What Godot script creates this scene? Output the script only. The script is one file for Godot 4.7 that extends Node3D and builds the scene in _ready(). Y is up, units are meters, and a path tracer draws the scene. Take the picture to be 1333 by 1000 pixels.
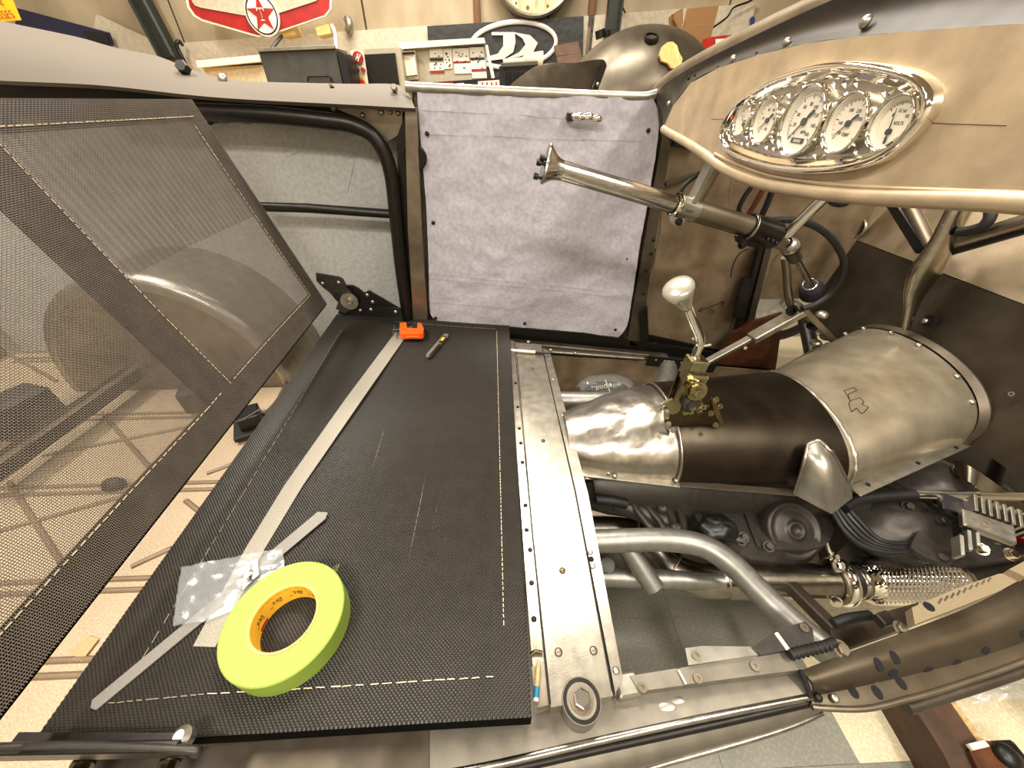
extends Node3D
# Half-built roadster cockpit in a workshop. Units are metres, y is up, -z looks across the car, +x is the front of the car.

const F := 485.0
const CP := Vector3(0, 1.16, 0)
var CB: Basis
var used := {}
var M := {}
var TX := {}
var rng := RandomNumberGenerator.new()


# ------------------------------------------------------------------ measuring
func ray(px: float, py: float) -> Vector3:
	return CB * Vector3((px - 666.5) / F, -(py - 500.0) / F, -1.0)

func onY(px: float, py: float, h: float) -> Vector3:
	var r := ray(px, py)
	return CP + r * ((h - CP.y) / r.y)

func onZ(px: float, py: float, z: float) -> Vector3:
	var r := ray(px, py)
	return CP + r * (z / r.z)

func onX(px: float, py: float, x: float) -> Vector3:
	var r := ray(px, py)
	return CP + r * (x / r.x)

func onP(px: float, py: float, o: Vector3, n: Vector3) -> Vector3:
	var r := ray(px, py)
	return CP + r * ((o - CP).dot(n) / r.dot(n))

func YY(a: Array, h: float) -> Array:
	var o := []
	for i in range(0, a.size(), 2): o.append(onY(a[i], a[i + 1], h))
	return o

func ZZ(a: Array, z: float) -> Array:
	var o := []
	for i in range(0, a.size(), 2): o.append(onZ(a[i], a[i + 1], z))
	return o

func XX(a: Array, x: float) -> Array:
	var o := []
	for i in range(0, a.size(), 2): o.append(onX(a[i], a[i + 1], x))
	return o


# ------------------------------------------------------------------ shapes
func mb() -> SurfaceTool:
	var st := SurfaceTool.new()
	st.begin(Mesh.PRIMITIVE_TRIANGLES)
	st.set_smooth_group(-1)
	return st

func tri(st: SurfaceTool, a: Vector3, b: Vector3, c: Vector3):
	st.add_vertex(a); st.add_vertex(b); st.add_vertex(c)

func quad(st: SurfaceTool, a: Vector3, b: Vector3, c: Vector3, d: Vector3):
	tri(st, a, b, c); tri(st, a, c, d)

func rows_to(st: SurfaceTool, rows: Array, closed := false, flip := false, group := 0):
	st.set_smooth_group(group)
	for i in rows.size() - 1:
		var a: Array = rows[i]
		var b: Array = rows[i + 1]
		var n := a.size()
		for j in (n if closed else n - 1):
			var k := (j + 1) % n
			if flip: quad(st, a[j], b[j], b[k], a[k])
			else: quad(st, a[j], a[k], b[k], b[j])
	st.set_smooth_group(-1)

# a smooth sheet with thickness: rows of points, and the same rows moved by t
func sheet(st: SurfaceTool, rows: Array, t: Vector3):
	var back := []
	for r in rows:
		var q := []
		for p in r: q.append(p + t)
		back.append(q)
	rows_to(st, rows, false, false, 0)
	rows_to(st, back, false, true, 1)
	var last := rows.size() - 1
	var m: int = rows[0].size() - 1
	for j in m:
		quad(st, rows[0][j], back[0][j], back[0][j + 1], rows[0][j + 1])
		quad(st, rows[last][j], rows[last][j + 1], back[last][j + 1], back[last][j])
	for i in last:
		quad(st, rows[i][0], rows[i + 1][0], back[i + 1][0], back[i][0])
		quad(st, rows[i][m], back[i][m], back[i + 1][m], rows[i + 1][m])

# a flat outline with thickness ext
func prism(st: SurfaceTool, pts: Array, ext: Vector3):
	var n := Vector3.ZERO
	for i in pts.size(): n += (pts[i] as Vector3 - pts[0]).cross(pts[(i + 1) % pts.size()] - pts[0])
	n = n.normalized()
	var u: Vector3 = (pts[1] - pts[0]).normalized()
	var v := n.cross(u)
	var flat := PackedVector2Array()
	for p in pts: flat.append(Vector2(u.dot(p - pts[0]), v.dot(p - pts[0])))
	var ix := Geometry2D.triangulate_polygon(flat)
	st.set_smooth_group(-1)
	var up := n.dot(ext) > 0.0
	for i in range(0, ix.size(), 3):
		var a: Vector3 = pts[ix[i]]
		var b: Vector3 = pts[ix[i + 1]]
		var c: Vector3 = pts[ix[i + 2]]
		var ccw := (b - a).cross(c - a).dot(ext) > 0.0
		if ccw:
			tri(st, a, b, c); tri(st, a + ext, c + ext, b + ext)
		else:
			tri(st, a, c, b); tri(st, a + ext, b + ext, c + ext)
	for i in pts.size():
		var a: Vector3 = pts[i]
		var b: Vector3 = pts[(i + 1) % pts.size()]
		if up: quad(st, a, a + ext, b + ext, b)
		else: quad(st, a, b, b + ext, a + ext)

func to_px(p: Vector3) -> Vector2:
	var q := CB.inverse() * (p - CP)
	return Vector2(666.5 + F * q.x / -q.z, 500.0 - F * q.y / -q.z)

# the spot of a built surface (rows of points) that is seen at a pixel, with its normal
func snap(rows: Array, px: float, py: float) -> Array:
	var best := 1e9
	var o := []
	var t := Vector2(px, py)
	for i in rows.size() - 1:
		for k in rows[i].size() - 1:
			var a: Vector3 = rows[i][k]
			if to_px(a).distance_to(t) > 60.0: continue
			var b: Vector3 = rows[i][k + 1]
			var c: Vector3 = rows[i + 1][k]
			var d: Vector3 = rows[i + 1][k + 1]
			var n := (b - a).cross(c - a).normalized()
			if n.dot(CP - a) < 0: n = -n
			for s in 5:
				for r in 5:
					var p := a.lerp(b, s / 4.0).lerp(c.lerp(d, s / 4.0), r / 4.0)
					var e := to_px(p).distance_to(t) + CP.distance_to(p) * 0.5
					if e < best:
						best = e
						o = [p, n]
	return o

func axes(y: Vector3) -> Basis:
	var a := y.normalized()
	var s := Vector3.UP if absf(a.y) < 0.9 else Vector3.RIGHT
	var x := s.cross(a).normalized()
	return Basis(x, a, x.cross(a))

func spl(pts: Array, n := 6) -> Array:
	var o := []
	for i in pts.size() - 1:
		var p0: Vector3 = pts[maxi(i - 1, 0)]
		var p1: Vector3 = pts[i]
		var p2: Vector3 = pts[i + 1]
		var p3: Vector3 = pts[mini(i + 2, pts.size() - 1)]
		for k in n: o.append(p1.cubic_interpolate(p2, p0, p3, k / float(n)))
	o.append(pts[-1])
	return o

func tube(st: SurfaceTool, path: Array, r, sides := 14, caps := true, closed := false, flatten := 1.0, up := Vector3.ZERO):
	var rows := []
	var n := path.size()
	var ref := Vector3.ZERO
	for i in n:
		var t: Vector3
		if closed: t = path[(i + 1) % n] - path[(i - 1 + n) % n]
		else: t = path[mini(i + 1, n - 1)] - path[maxi(i - 1, 0)]
		t = t.normalized()
		if i == 0: ref = axes(t).x if up == Vector3.ZERO else up
		ref = (ref - t * ref.dot(t)).normalized()
		var s := t.cross(ref)
		var rr: float = r[i] if r is Array else r
		var ring := []
		for k in sides:
			var a := TAU * k / sides
			ring.append(path[i] + ref * cos(a) * rr * flatten + s * sin(a) * rr)
		rows.append(ring)
	if closed: rows.append(rows[0])
	rows_to(st, rows, true, false, 0)
	if caps and not closed:
		for e in [0, n - 1]:
			for k in sides:
				if e == 0: tri(st, path[0], rows[0][(k + 1) % sides], rows[0][k])
				else: tri(st, path[e], rows[e][k], rows[e][(k + 1) % sides])

# profile = [radius, height] pairs along the axis y
func lathe(st: SurfaceTool, o: Vector3, y: Vector3, prof: Array, sides := 24, smooth := true, squash := 1.0):
	var b := axes(y)
	var rings := []
	for p in prof:
		var ring := []
		for k in sides:
			var a := TAU * k / sides
			ring.append(o + b.y * p[1] + (b.x * cos(a) + b.z * sin(a) * squash) * p[0])
		rings.append(ring)
	for i in rings.size() - 1:
		var g := 0
		if not smooth: g = 10 + i
		rows_to(st, [rings[i], rings[i + 1]], true, true, g)

func hexa(st: SurfaceTool, p: Vector3, n: Vector3, r: float, h: float, washer := true):
	if washer: lathe(st, p, n, [[r * 1.45, 0], [r * 1.45, h * 0.22], [0.0, h * 0.22]], 18, false)
	var b := axes(n)
	var rows := []
	for q in [[1.0, h * 0.2], [1.0, h * 0.88], [0.84, h]]:
		var ring := []
		for k in 6: ring.append(p + b.y * q[1] + (b.x * cos(TAU * k / 6) + b.z * sin(TAU * k / 6)) * r * q[0])
		rows.append(ring)
	rows_to(st, rows, true, true, -1)
	for k in 6: tri(st, p + b.y * h, rows[2][k], rows[2][(k + 1) % 6])

func dome(st: SurfaceTool, p: Vector3, n: Vector3, r: float, h: float):
	lathe(st, p, n, [[r, 0], [r, h * 0.3], [r * 0.8, h * 0.75], [r * 0.4, h * 0.97], [0, h]], 14)
	lathe(st, p + n * h * 0.98, n, [[r * 0.3, -h * 0.2], [r * 0.3, h * 0.05], [0, h * 0.05]], 6, false)

func box(st: SurfaceTool, c: Vector3, b: Basis, s: Vector3, bev := 0.0):
	var h := s * 0.5
	if bev <= 0.0: bev = minf(h.x, minf(h.y, h.z)) * 0.12
	var rows := []
	for q in [[-h.y, bev], [-h.y + bev, 0.0], [h.y - bev, 0.0], [h.y, bev]]:
		var e: float = q[1]
		var x := h.x - e
		var z := h.z - e
		var cc := bev * 0.7
		var ring := []
		for p in [[x - cc, z], [x, z - cc], [x, -z + cc], [x - cc, -z], [-x + cc, -z], [-x, -z + cc], [-x, z - cc], [-x + cc, z]]:
			ring.append(c + b * Vector3(p[0], q[0], p[1]))
		rows.append(ring)
	rows_to(st, rows, true, false, -1)
	var top := c + b * Vector3(0, h.y, 0)
	var bot := c - b * Vector3(0, h.y, 0)
	for k in 8:
		tri(st, top, rows[3][k], rows[3][(k + 1) % 8])
		tri(st, bot, rows[0][(k + 1) % 8], rows[0][k])

func beam(st: SurfaceTool, a: Vector3, b: Vector3, w: float, h: float, up := Vector3.UP):
	var x := (b - a).normalized()
	var z := x.cross(up).normalized()
	box(st, (a + b) * 0.5, Basis(x, z.cross(x), z), Vector3(a.distance_to(b), h, w), minf(w, h) * 0.12)

func ball(st: SurfaceTool, c: Vector3, b: Basis, n := 24, m := 14, bump := 0.0, nz: FastNoiseLite = null):
	var rows := []
	for i in m + 1:
		var ph := PI * i / m
		var ring := []
		for k in n:
			var a := TAU * k / n
			var d := Vector3(sin(ph) * cos(a), cos(ph), sin(ph) * sin(a))
			var s := 1.0
			if nz: s += bump * nz.get_noise_3dv(d * 100.0)
			ring.append(c + b * (d * s))
		rows.append(ring)
	rows_to(st, rows, true, true, 0)


# ------------------------------------------------------------------ objects
func numbered(called: String, parent: Node) -> String:
	var key := "%d/%s" % [parent.get_instance_id(), called]
	var n: int = used.get(key, 0)
	used[key] = n + 1
	return called if n == 0 else "%s_%03d" % [called, n]

func where(parent: Node) -> Vector3:
	return Vector3.ZERO if parent == self else (parent as Node3D).global_position

# commits a shape as ONE named mesh whose origin is the foot of its own bounds
func obj(called: String, st: SurfaceTool, m: Material, parent: Node = self) -> MeshInstance3D:
	st.generate_normals()
	st.index()
	var raw := st.commit()
	var bb := raw.get_aabb()
	var foot := Vector3(bb.get_center().x, bb.position.y, bb.get_center().z)
	var s2 := SurfaceTool.new()
	s2.append_from(raw, 0, Transform3D(Basis(), -foot))
	var mesh := s2.commit()
	mesh.surface_set_material(0, m)
	var o := MeshInstance3D.new()
	o.mesh = mesh
	o.name = numbered(called, parent)
	parent.add_child(o, true)
	o.position = foot - where(parent)
	return o

func tag(o: Node, label: String, category: String, group := "", kind := "") -> Node:
	o.set_meta("label", label)
	if category: o.set_meta("category", category)
	if group: o.set_meta("group", group)
	if kind: o.set_meta("kind", kind)
	return o

func thing(called: String, label: String, category: String, foot: Vector3, group := "") -> Node3D:
	var o := Node3D.new()
	o.name = numbered(called, self)
	add_child(o, true)
	o.position = foot
	tag(o, label, category, group)
	return o

func struct(o: Node, label := "") -> Node:
	o.set_meta("kind", "structure")
	if label: o.set_meta("label", label)
	return o

func stuff(o: Node) -> Node:
	o.set_meta("kind", "stuff")
	return o

func part(o: Node, label: String) -> Node:
	o.set_meta("label", label)
	return o

func text(s: String, c: Vector3, right: Vector3, up: Vector3, size: float, m: Material, parent: Node, called := "lettering", font := "Droid Sans", depth := 0.0006) -> MeshInstance3D:
	var t := TextMesh.new()
	var f := SystemFont.new()
	f.font_names = PackedStringArray([font])
	t.font = f
	t.text = s
	t.font_size = 32
	t.pixel_size = size / 32.0
	t.depth = depth
	t.curve_step = 4.0
	t.material = m
	var o := MeshInstance3D.new()
	o.mesh = t
	o.name = numbered(called, parent)
	parent.add_child(o, true)
	var r := right.normalized()
	var z := r.cross(up).normalized()
	o.global_transform = Transform3D(Basis(r, z.cross(r), z), c)
	return o

# short sewn stitches along a polyline lying on a surface with normal n
func stitches(st: SurfaceTool, pts: Array, n: Vector3, step: float, fill: float, w: float):
	for i in pts.size() - 1:
		var a: Vector3 = pts[i]
		var b: Vector3 = pts[i + 1]
		var cnt := maxi(1, int(a.distance_to(b) / step))
		for k in cnt:
			var jit := rng.randf_range(-0.12, 0.12) / cnt
			var p := a.lerp(b, (k + 0.1) / cnt + jit)
			var q := a.lerp(b, (k + 0.1 + fill * rng.randf_range(0.75, 1.05)) / cnt + jit)
			var side := (q - p).normalized().cross(n) * w * rng.randf_range(-0.4, 0.4)
			beam(st, p + side + n * w * 0.3, q - side * 0.3 + n * w * 0.3, w * rng.randf_range(0.8, 1.1), w * 0.7, n)


# ------------------------------------------------------------------ materials
func noise_tex(freq: float, oct: int, lo: float, hi: float, seed_ := 1, size := 512, kind := FastNoiseLite.TYPE_SIMPLEX_SMOOTH, tint_lo := Color(1, 1, 1), tint_hi := Color(1, 1, 1)) -> NoiseTexture2D:
	var n := FastNoiseLite.new()
	n.noise_type = kind
	n.frequency = freq
	n.fractal_octaves = oct
	n.seed = seed_
	var t := NoiseTexture2D.new()
	t.width = size; t.height = size
	t.seamless = true
	t.noise = n
	var g := Gradient.new()
	g.set_color(0, Color(lo * tint_lo.r, lo * tint_lo.g, lo * tint_lo.b))
	g.set_color(1, Color(hi * tint_hi.r, hi * tint_hi.g, hi * tint_hi.b))
	t.color_ramp = g
	return t

func bump_tex(freq: float, oct: int, strength: float, seed_ := 1, size := 512) -> NoiseTexture2D:
	var t := noise_tex(freq, oct, 0, 1, seed_, size)
	t.color_ramp = null
	t.as_normal_map = true
	t.bump_strength = strength
	return t

func mat(c: Color, rough: float, metal := 0.0, tex: Texture2D = null, scale := Vector3(3, 3, 3), rtex: Texture2D = null, ntex: Texture2D = null, nscale := 0.3) -> StandardMaterial3D:
	var m := StandardMaterial3D.new()
	m.albedo_color = c
	m.roughness = rough
	m.metallic = metal
	m.uv1_triplanar = true
	m.uv1_world_triplanar = true
	m.uv1_scale = scale
	if tex: m.albedo_texture = tex
	if rtex: m.roughness_texture = rtex
	if ntex:
		m.normal_enabled = true
		m.normal_texture = ntex
		m.normal_scale = nscale
	return m

func make_materials():
	TX.mottle = noise_tex(0.012, 5, 0.8, 1.0, 3)
	TX.stain = noise_tex(0.006, 6, 0.74, 1.0, 9, 512, FastNoiseLite.TYPE_SIMPLEX_SMOOTH, Color(0.97, 0.93, 0.87))
	TX.speck = noise_tex(0.11, 3, 0.72, 1.0, 5)
	TX.fine = noise_tex(0.35, 2, 0.6, 1.0, 6)
	TX.rough = noise_tex(0.015, 5, 0.78, 1.0, 12)
	TX.brush = noise_tex(0.02, 4, 0.7, 1.0, 17)
	TX.soft = bump_tex(0.01, 4, 3.0, 21)
	TX.grain = bump_tex(0.15, 3, 2.0, 22)
	TX.wrinkle = bump_tex(0.008, 5, 8.0, 23)
	TX.cells = noise_tex(0.03, 2, 0.82, 1.0, 31, 512, FastNoiseLite.TYPE_CELLULAR)
	TX.grid = noise_tex(0.05, 3, 0.86, 1.0, 33)
	# car metal
	M.steel = mat(Color(0.60, 0.56, 0.50), 0.46, 0.85, TX.stain, Vector3(2.2, 2.2, 2.2), TX.rough, TX.soft, 0.12)
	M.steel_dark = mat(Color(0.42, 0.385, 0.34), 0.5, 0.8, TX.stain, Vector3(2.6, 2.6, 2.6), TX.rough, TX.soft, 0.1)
	M.steel_bright = mat(Color(0.72, 0.70, 0.65), 0.42, 0.9, TX.mottle, Vector3(3, 3, 3), TX.rough, TX.soft, 0.1)
	M.alum = mat(Color(0.70, 0.67, 0.61), 0.35, 0.9, TX.mottle, Vector3(4, 9, 4), TX.rough, TX.grain, 0.06)
	M.alum_hammer = mat(Color(0.68, 0.65, 0.60), 0.36, 0.96, TX.mottle, Vector3(6, 6, 6), TX.rough, TX.soft, 0.5)
	M.tube = mat(Color(0.62, 0.61, 0.58), 0.46, 0.8, TX.mottle, Vector3(5, 5, 5), TX.rough)
	M.stainless = mat(Color(0.70, 0.67, 0.61), 0.26, 1.0, TX.mottle, Vector3(5, 5, 5), TX.rough)
	M.chrome = mat(Color(0.92, 0.90, 0.86), 0.06, 1.0)
	M.satin = mat(Color(0.80, 0.78, 0.74), 0.26, 1.0, TX.brush, Vector3(3, 30, 3), TX.rough)
	M.dash = mat(Color(0.80, 0.71, 0.58), 0.5, 0.4, TX.mottle, Vector3(2, 2, 2), TX.rough, TX.grain, 0.05)
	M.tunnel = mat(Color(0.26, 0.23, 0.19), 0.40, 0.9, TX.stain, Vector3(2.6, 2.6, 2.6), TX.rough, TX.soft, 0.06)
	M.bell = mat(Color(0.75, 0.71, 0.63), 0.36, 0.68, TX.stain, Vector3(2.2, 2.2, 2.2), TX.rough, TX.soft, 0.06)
	M.sill = mat(Color(0.52, 0.49, 0.44), 0.55, 0.65, TX.mottle, Vector3(3, 3, 3), TX.rough)
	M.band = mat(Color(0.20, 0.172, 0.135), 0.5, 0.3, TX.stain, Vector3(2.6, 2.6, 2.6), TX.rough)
	M.plate = mat(Color(0.74, 0.71, 0.65), 0.28, 0.92)
	M.boot = mat(Color(0.05, 0.04, 0.08), 0.85)
	M.clock = mat(Color(0.84, 0.77, 0.62), 0.6, 0.0, TX.stain, Vector3(6, 1.5, 6))
	M.scuffed = mat(Color(0.62, 0.55, 0.43), 0.6, 0.1, TX.speck, Vector3(8, 8, 8))
	M.scribe = mat(Color(0.46, 0.38, 0.28), 0.6, 0.3)
	M.cowl = mat(Color(0.46, 0.42, 0.36), 0.42, 0.8, TX.stain, Vector3(2.2, 2.2, 2.2), TX.rough, TX.soft, 0.08)
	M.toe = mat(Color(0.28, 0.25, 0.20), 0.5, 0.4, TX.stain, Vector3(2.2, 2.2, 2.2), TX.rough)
	M.kick = mat(Color(0.57, 0.50, 0.41), 0.5, 0.35, TX.stain, Vector3(2.2, 2.2, 2.2), TX.rough)
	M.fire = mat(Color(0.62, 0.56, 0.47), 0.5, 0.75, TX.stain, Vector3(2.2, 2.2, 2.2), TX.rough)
	M.gold = mat(Color(0.74, 0.70, 0.54), 0.24, 1.0, TX.mottle, Vector3(9, 9, 9), TX.rough)
	M.gold_dark = mat(Color(0.42, 0.38, 0.28), 0.34, 1.0, TX.mottle, Vector3(9, 9, 9))
	M.cast = mat(Color(0.27, 0.25, 0.23), 0.5, 0.55, TX.mottle, Vector3(6, 6, 6), TX.rough, TX.grain, 0.25)
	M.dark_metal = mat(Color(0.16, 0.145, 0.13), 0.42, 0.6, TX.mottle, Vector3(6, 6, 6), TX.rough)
	M.black = mat(Color(0.035, 0.033, 0.032), 0.42)
	M.black_matte = mat(Color(0.03, 0.028, 0.027), 0.85)
	M.rubber = mat(Color(0.055, 0.05, 0.047), 0.6, 0.0, TX.speck, Vector3(12, 12, 12))
	M.hole = mat(Color(0.02, 0.018, 0.016), 0.9)
	M.rust = mat(Color(0.42, 0.25, 0.15), 0.55, 0.45, TX.stain, Vector3(5, 5, 5), TX.rough)
	M.wood_dark = mat(Color(0.30, 0.20, 0.125), 0.6, 0.0, TX.stain, Vector3(4, 30, 4))
	M.wood_pale = mat(Color(0.82, 0.68, 0.47), 0.6, 0.0, TX.brush, Vector3(8, 40, 8))
	# fabric
	M.mesh = mat(Color(0.185, 0.167, 0.142), 0.36, 0.0, TX.mottle, Vector3(3, 3, 3))
	M.mesh_back = mat(Color(0.46, 0.42, 0.375), 0.4, 0.0, TX.mottle, Vector3(3, 3, 3))
	M.mesh.metallic_specular = 0.34
	M.mesh_under = mat(Color(0.07, 0.064, 0.058), 0.9, 0.0, TX.mottle, Vector3(8, 8, 8))
	M.mesh_under.metallic_specular = 0.1
	M.thread = mat(Color(0.80, 0.72, 0.60), 0.7)
	M.thread_dim = mat(Color(0.50, 0.45, 0.38), 0.7)
	# paper, paint, plastic
	M.paper = mat(Color(0.735, 0.715, 0.745), 0.8, 0.0, TX.grid, Vector3(2, 2, 2), null, TX.wrinkle, 0.35)
	M.pencil = mat(Color(0.70, 0.67, 0.70), 0.8)
	M.ink = mat(Color(0.05, 0.045, 0.045), 0.7)
	M.primer = mat(Color(0.475, 0.43, 0.375), 0.75, 0.0, TX.fine, Vector3(9, 9, 9), null, TX.grain, 0.12)
	M.quarter = mat(Color(0.70, 0.70, 0.68), 0.5, 0.0, TX.grid, Vector3(2, 2, 2), TX.rough)
	M.pan = mat(Color(0.78, 0.69, 0.57), 0.55, 0.1, TX.speck, Vector3(4, 4, 4))
	M.pan_rib = mat(Color(0.58, 0.49, 0.39), 0.5, 0.2, TX.speck, Vector3(4, 4, 4))
	M.lime = mat(Color(0.57, 0.66, 0.26), 0.62, 0.0, TX.grid, Vector3(10, 10, 10))
	M.core = mat(Color(0.92, 0.72, 0.20), 0.6)
	M.card = mat(Color(0.76, 0.62, 0.44), 0.8, 0.0, TX.grid, Vector3(10, 10, 10))
	M.print_red = mat(Color(0.62, 0.10, 0.07), 0.6)
	M.print_brown = mat(Color(0.25, 0.16, 0.07), 0.6)
	M.ruler = mat(Color(0.66, 0.63, 0.57), 0.5, 0.3, TX.speck, Vector3(6, 6, 6))
	M.strip_grey = mat(Color(0.55, 0.53, 0.50), 0.6, 0.1, TX.speck, Vector3(8, 8, 8))
	M.orange = mat(Color(0.98, 0.34, 0.05), 0.42)
	M.pearl = mat(Color(0.66, 0.64, 0.58), 0.22, 0.35)
	M.white = mat(Color(0.88, 0.84, 0.76), 0.55)
	M.dial = mat(Color(0.92, 0.88, 0.79), 0.5)
	M.cream = mat(Color(0.86, 0.78, 0.63), 0.7, 0.0, TX.grid, Vector3(2, 2, 2))
	M.yellow = mat(Color(0.95, 0.70, 0.08), 0.5)
	M.red = mat(Color(0.66, 0.09, 0.06), 0.45, 0.0, TX.mottle, Vector3(2, 2, 2))
	M.navy = mat(Color(0.09, 0.09, 0.20), 0.5)
	M.blue = mat(Color(0.12, 0.20, 0.42), 0.5)
	M.teal = mat(Color(0.10, 0.42, 0.55), 0.5)
	M.grey_box = mat(Color(0.31, 0.30, 0.27), 0.5, 0.3, TX.mottle, Vector3(2, 2, 2))
	M.machine = mat(Color(0.70, 0.65, 0.55), 0.5, 0.0, TX.grid, Vector3(3, 3, 3))
	M.screen = mat(Color(0.07, 0.068, 0.065), 0.25)
	M.banner = mat(Color(0.15, 0.14, 0.13), 0.45, 0.0, TX.mottle, Vector3(3, 3, 3), null, TX.wrinkle, 0.3)
	M.silver = mat(Color(0.80, 0.77, 0.72), 0.4, 0.4)
	M.tank = mat(Color(0.40, 0.37, 0.32), 0.42, 0.75, TX.stain, Vector3(2, 2, 2), TX.rough, TX.soft, 0.2)
	M.tan = mat(Color(0.86, 0.66, 0.40), 0.6, 0.0, TX.mottle, Vector3(6, 6, 6))
	M.block = mat(Color(0.86, 0.74, 0.48), 0.6)
	M.carton = mat(Color(0.55, 0.40, 0.24), 0.85, 0.0, TX.grid, Vector3(6, 6, 6))
	M.olive = mat(Color(0.13, 0.15, 0.11), 0.5, 0.1, TX.mottle, Vector3(3, 3, 3))
	# room
	M.ply = mat(Color(0.70, 0.64, 0.53), 0.7, 0.0, TX.stain, Vector3(0.7, 0.25, 0.7))
	M.stud = mat(Color(0.45, 0.29, 0.17), 0.7, 0.0, TX.stain, Vector3(4, 1, 4))
	M.board = mat(Color(0.76, 0.71, 0.62), 0.65, 0.0, TX.grid, Vector3(1, 1, 1))
	M.plaster = mat(Color(0.74, 0.70, 0.63), 0.85, 0.0, TX.grid, Vector3(1, 1, 1))
	M.tile_cream = mat(Color(0.86, 0.80, 0.67), 0.38, 0.0, TX.cells, Vector3(9, 9, 9))
	M.tile_grey = mat(Color(0.52, 0.51, 0.46), 0.38, 0.0, TX.cells, Vector3(9, 9, 9))
	M.grout = mat(Color(0.50, 0.47, 0.40), 0.8)
	# clear things
	M.film = mat(Color(0.85, 0.86, 0.86, 0.13), 0.14)
	M.film.transparency = BaseMaterial3D.TRANSPARENCY_ALPHA
	M.pane = mat(Color(1, 1, 1, 0.04), 0.03)
	M.pane.transparency = BaseMaterial3D.TRANSPARENCY_ALPHA
	M.lamp = StandardMaterial3D.new()
	M.lamp.albedo_color = Color(0.9, 0.88, 0.82)
	M.lamp.emission_enabled = true
	M.lamp.emission = Color(1.0, 0.93, 0.82)
	M.lamp.emission_energy_multiplier = 3.0


func _ready():
	rng.seed = 77
	# --- camera
	var yaw := atan(22.0 * cos(deg_to_rad(37.2)) / F)
	CB = Basis(Vector3.UP, -yaw) * Basis(Vector3.RIGHT, deg_to_rad(-37.2))
	var cam := Camera3D.new()
	cam.name = "camera"
	add_child(cam)
	cam.transform = Transform3D(CB, CP)
	cam.fov = rad_to_deg(2.0 * atan(500.0 / F))
	cam.near = 0.02
	cam.current = true
	# --- sky, exposure
	var we := WorldEnvironment.new()
	we.name = "world"
	var env := Environment.new()
	env.background_mode = Environment.BG_COLOR
	env.background_color = Color(0.05, 0.05, 0.05)
	env.tonemap_mode = Environment.TONE_MAPPER_LINEAR
	env.tonemap_exposure = EXPO
	env.sdfgi_enabled = true
	env.ssao_enabled = true
	env.ssil_enabled = true
	we.environment = env
	add_child(we)
	make_materials()
	# --- lamps under the ceiling: [x, z, length, width, turned, energy]
	for l in LAMPS: ceiling_lamp(l)
	build_room()
	build_background()
	build_body()
	build_seat()
	build_loose()
	build_frame()
	build_tunnel()
	build_column()
	build_dash()
	build_engine()

const EXPO := 1.0
const LAMPS := [
	[0.25, -1.75, 1.2, 0.30, 0.0, 8.0],
	[-1.7, -1.0, 1.2, 0.30, 1.0, 8.5],
	[-0.9, 1.2, 1.2, 0.30, 0.0, 10.0],
	[1.5, 0.3, 1.2, 0.30, 1.0, 6.0],
	[0.7, 1.8, 1.2, 0.30, 0.0, 6.0],
	[-0.5, -2.6, 1.2, 0.30, 0.0, 6.5],
]

func ceiling_lamp(l: Array):
	var spot: String = ["above the driver's door", "above the rear deck", "above the passenger side", "above the engine bay", "behind the photographer", "near the back wall"][LAMPS.find(l)]
	var o := thing("ceiling_lamp", "white fluorescent ceiling lamp with glowing diffuser %s" % spot, "lamp", Vector3(l[0], 3.0, l[1]), "ceiling lamps")
	var b := Basis(Vector3.UP, PI / 2 * l[4])
	var st := mb()
	box(st, Vector3(l[0], 3.065, l[1]), b, Vector3(l[2] + 0.06, 0.07, l[3] + 0.06), 0.008)
	obj("housing", st, M.white, o)
	st = mb()
	box(st, Vector3(l[0], 3.02, l[1]), b, Vector3(l[2], 0.03, l[3]), 0.004)
	obj("diffuser", st, M.lamp, o)
	var a := AreaLight3D.new()
	a.name = "light"
	a.area_size = Vector2(l[2], l[3])
	a.light_energy = l[5]
	a.light_color = Color(1.0, 0.975, 0.93)
	a.area_range = 12.0
	a.area_attenuation = 2.0
	a.shadow_enabled = true
	o.add_child(a)
	a.global_transform = Transform3D(b * Basis(Vector3.RIGHT, -PI / 2), Vector3(l[0], 2.995, l[1]))


# ------------------------------------------------------------------ the room
func slab(called: String, a: Vector3, b: Vector3, m: Material) -> MeshInstance3D:
	var st := mb()
	box(st, (a + b) * 0.5, Basis(), (b - a).abs(), 0.002)
	return struct(obj(called, st, m)) as MeshInstance3D

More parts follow.
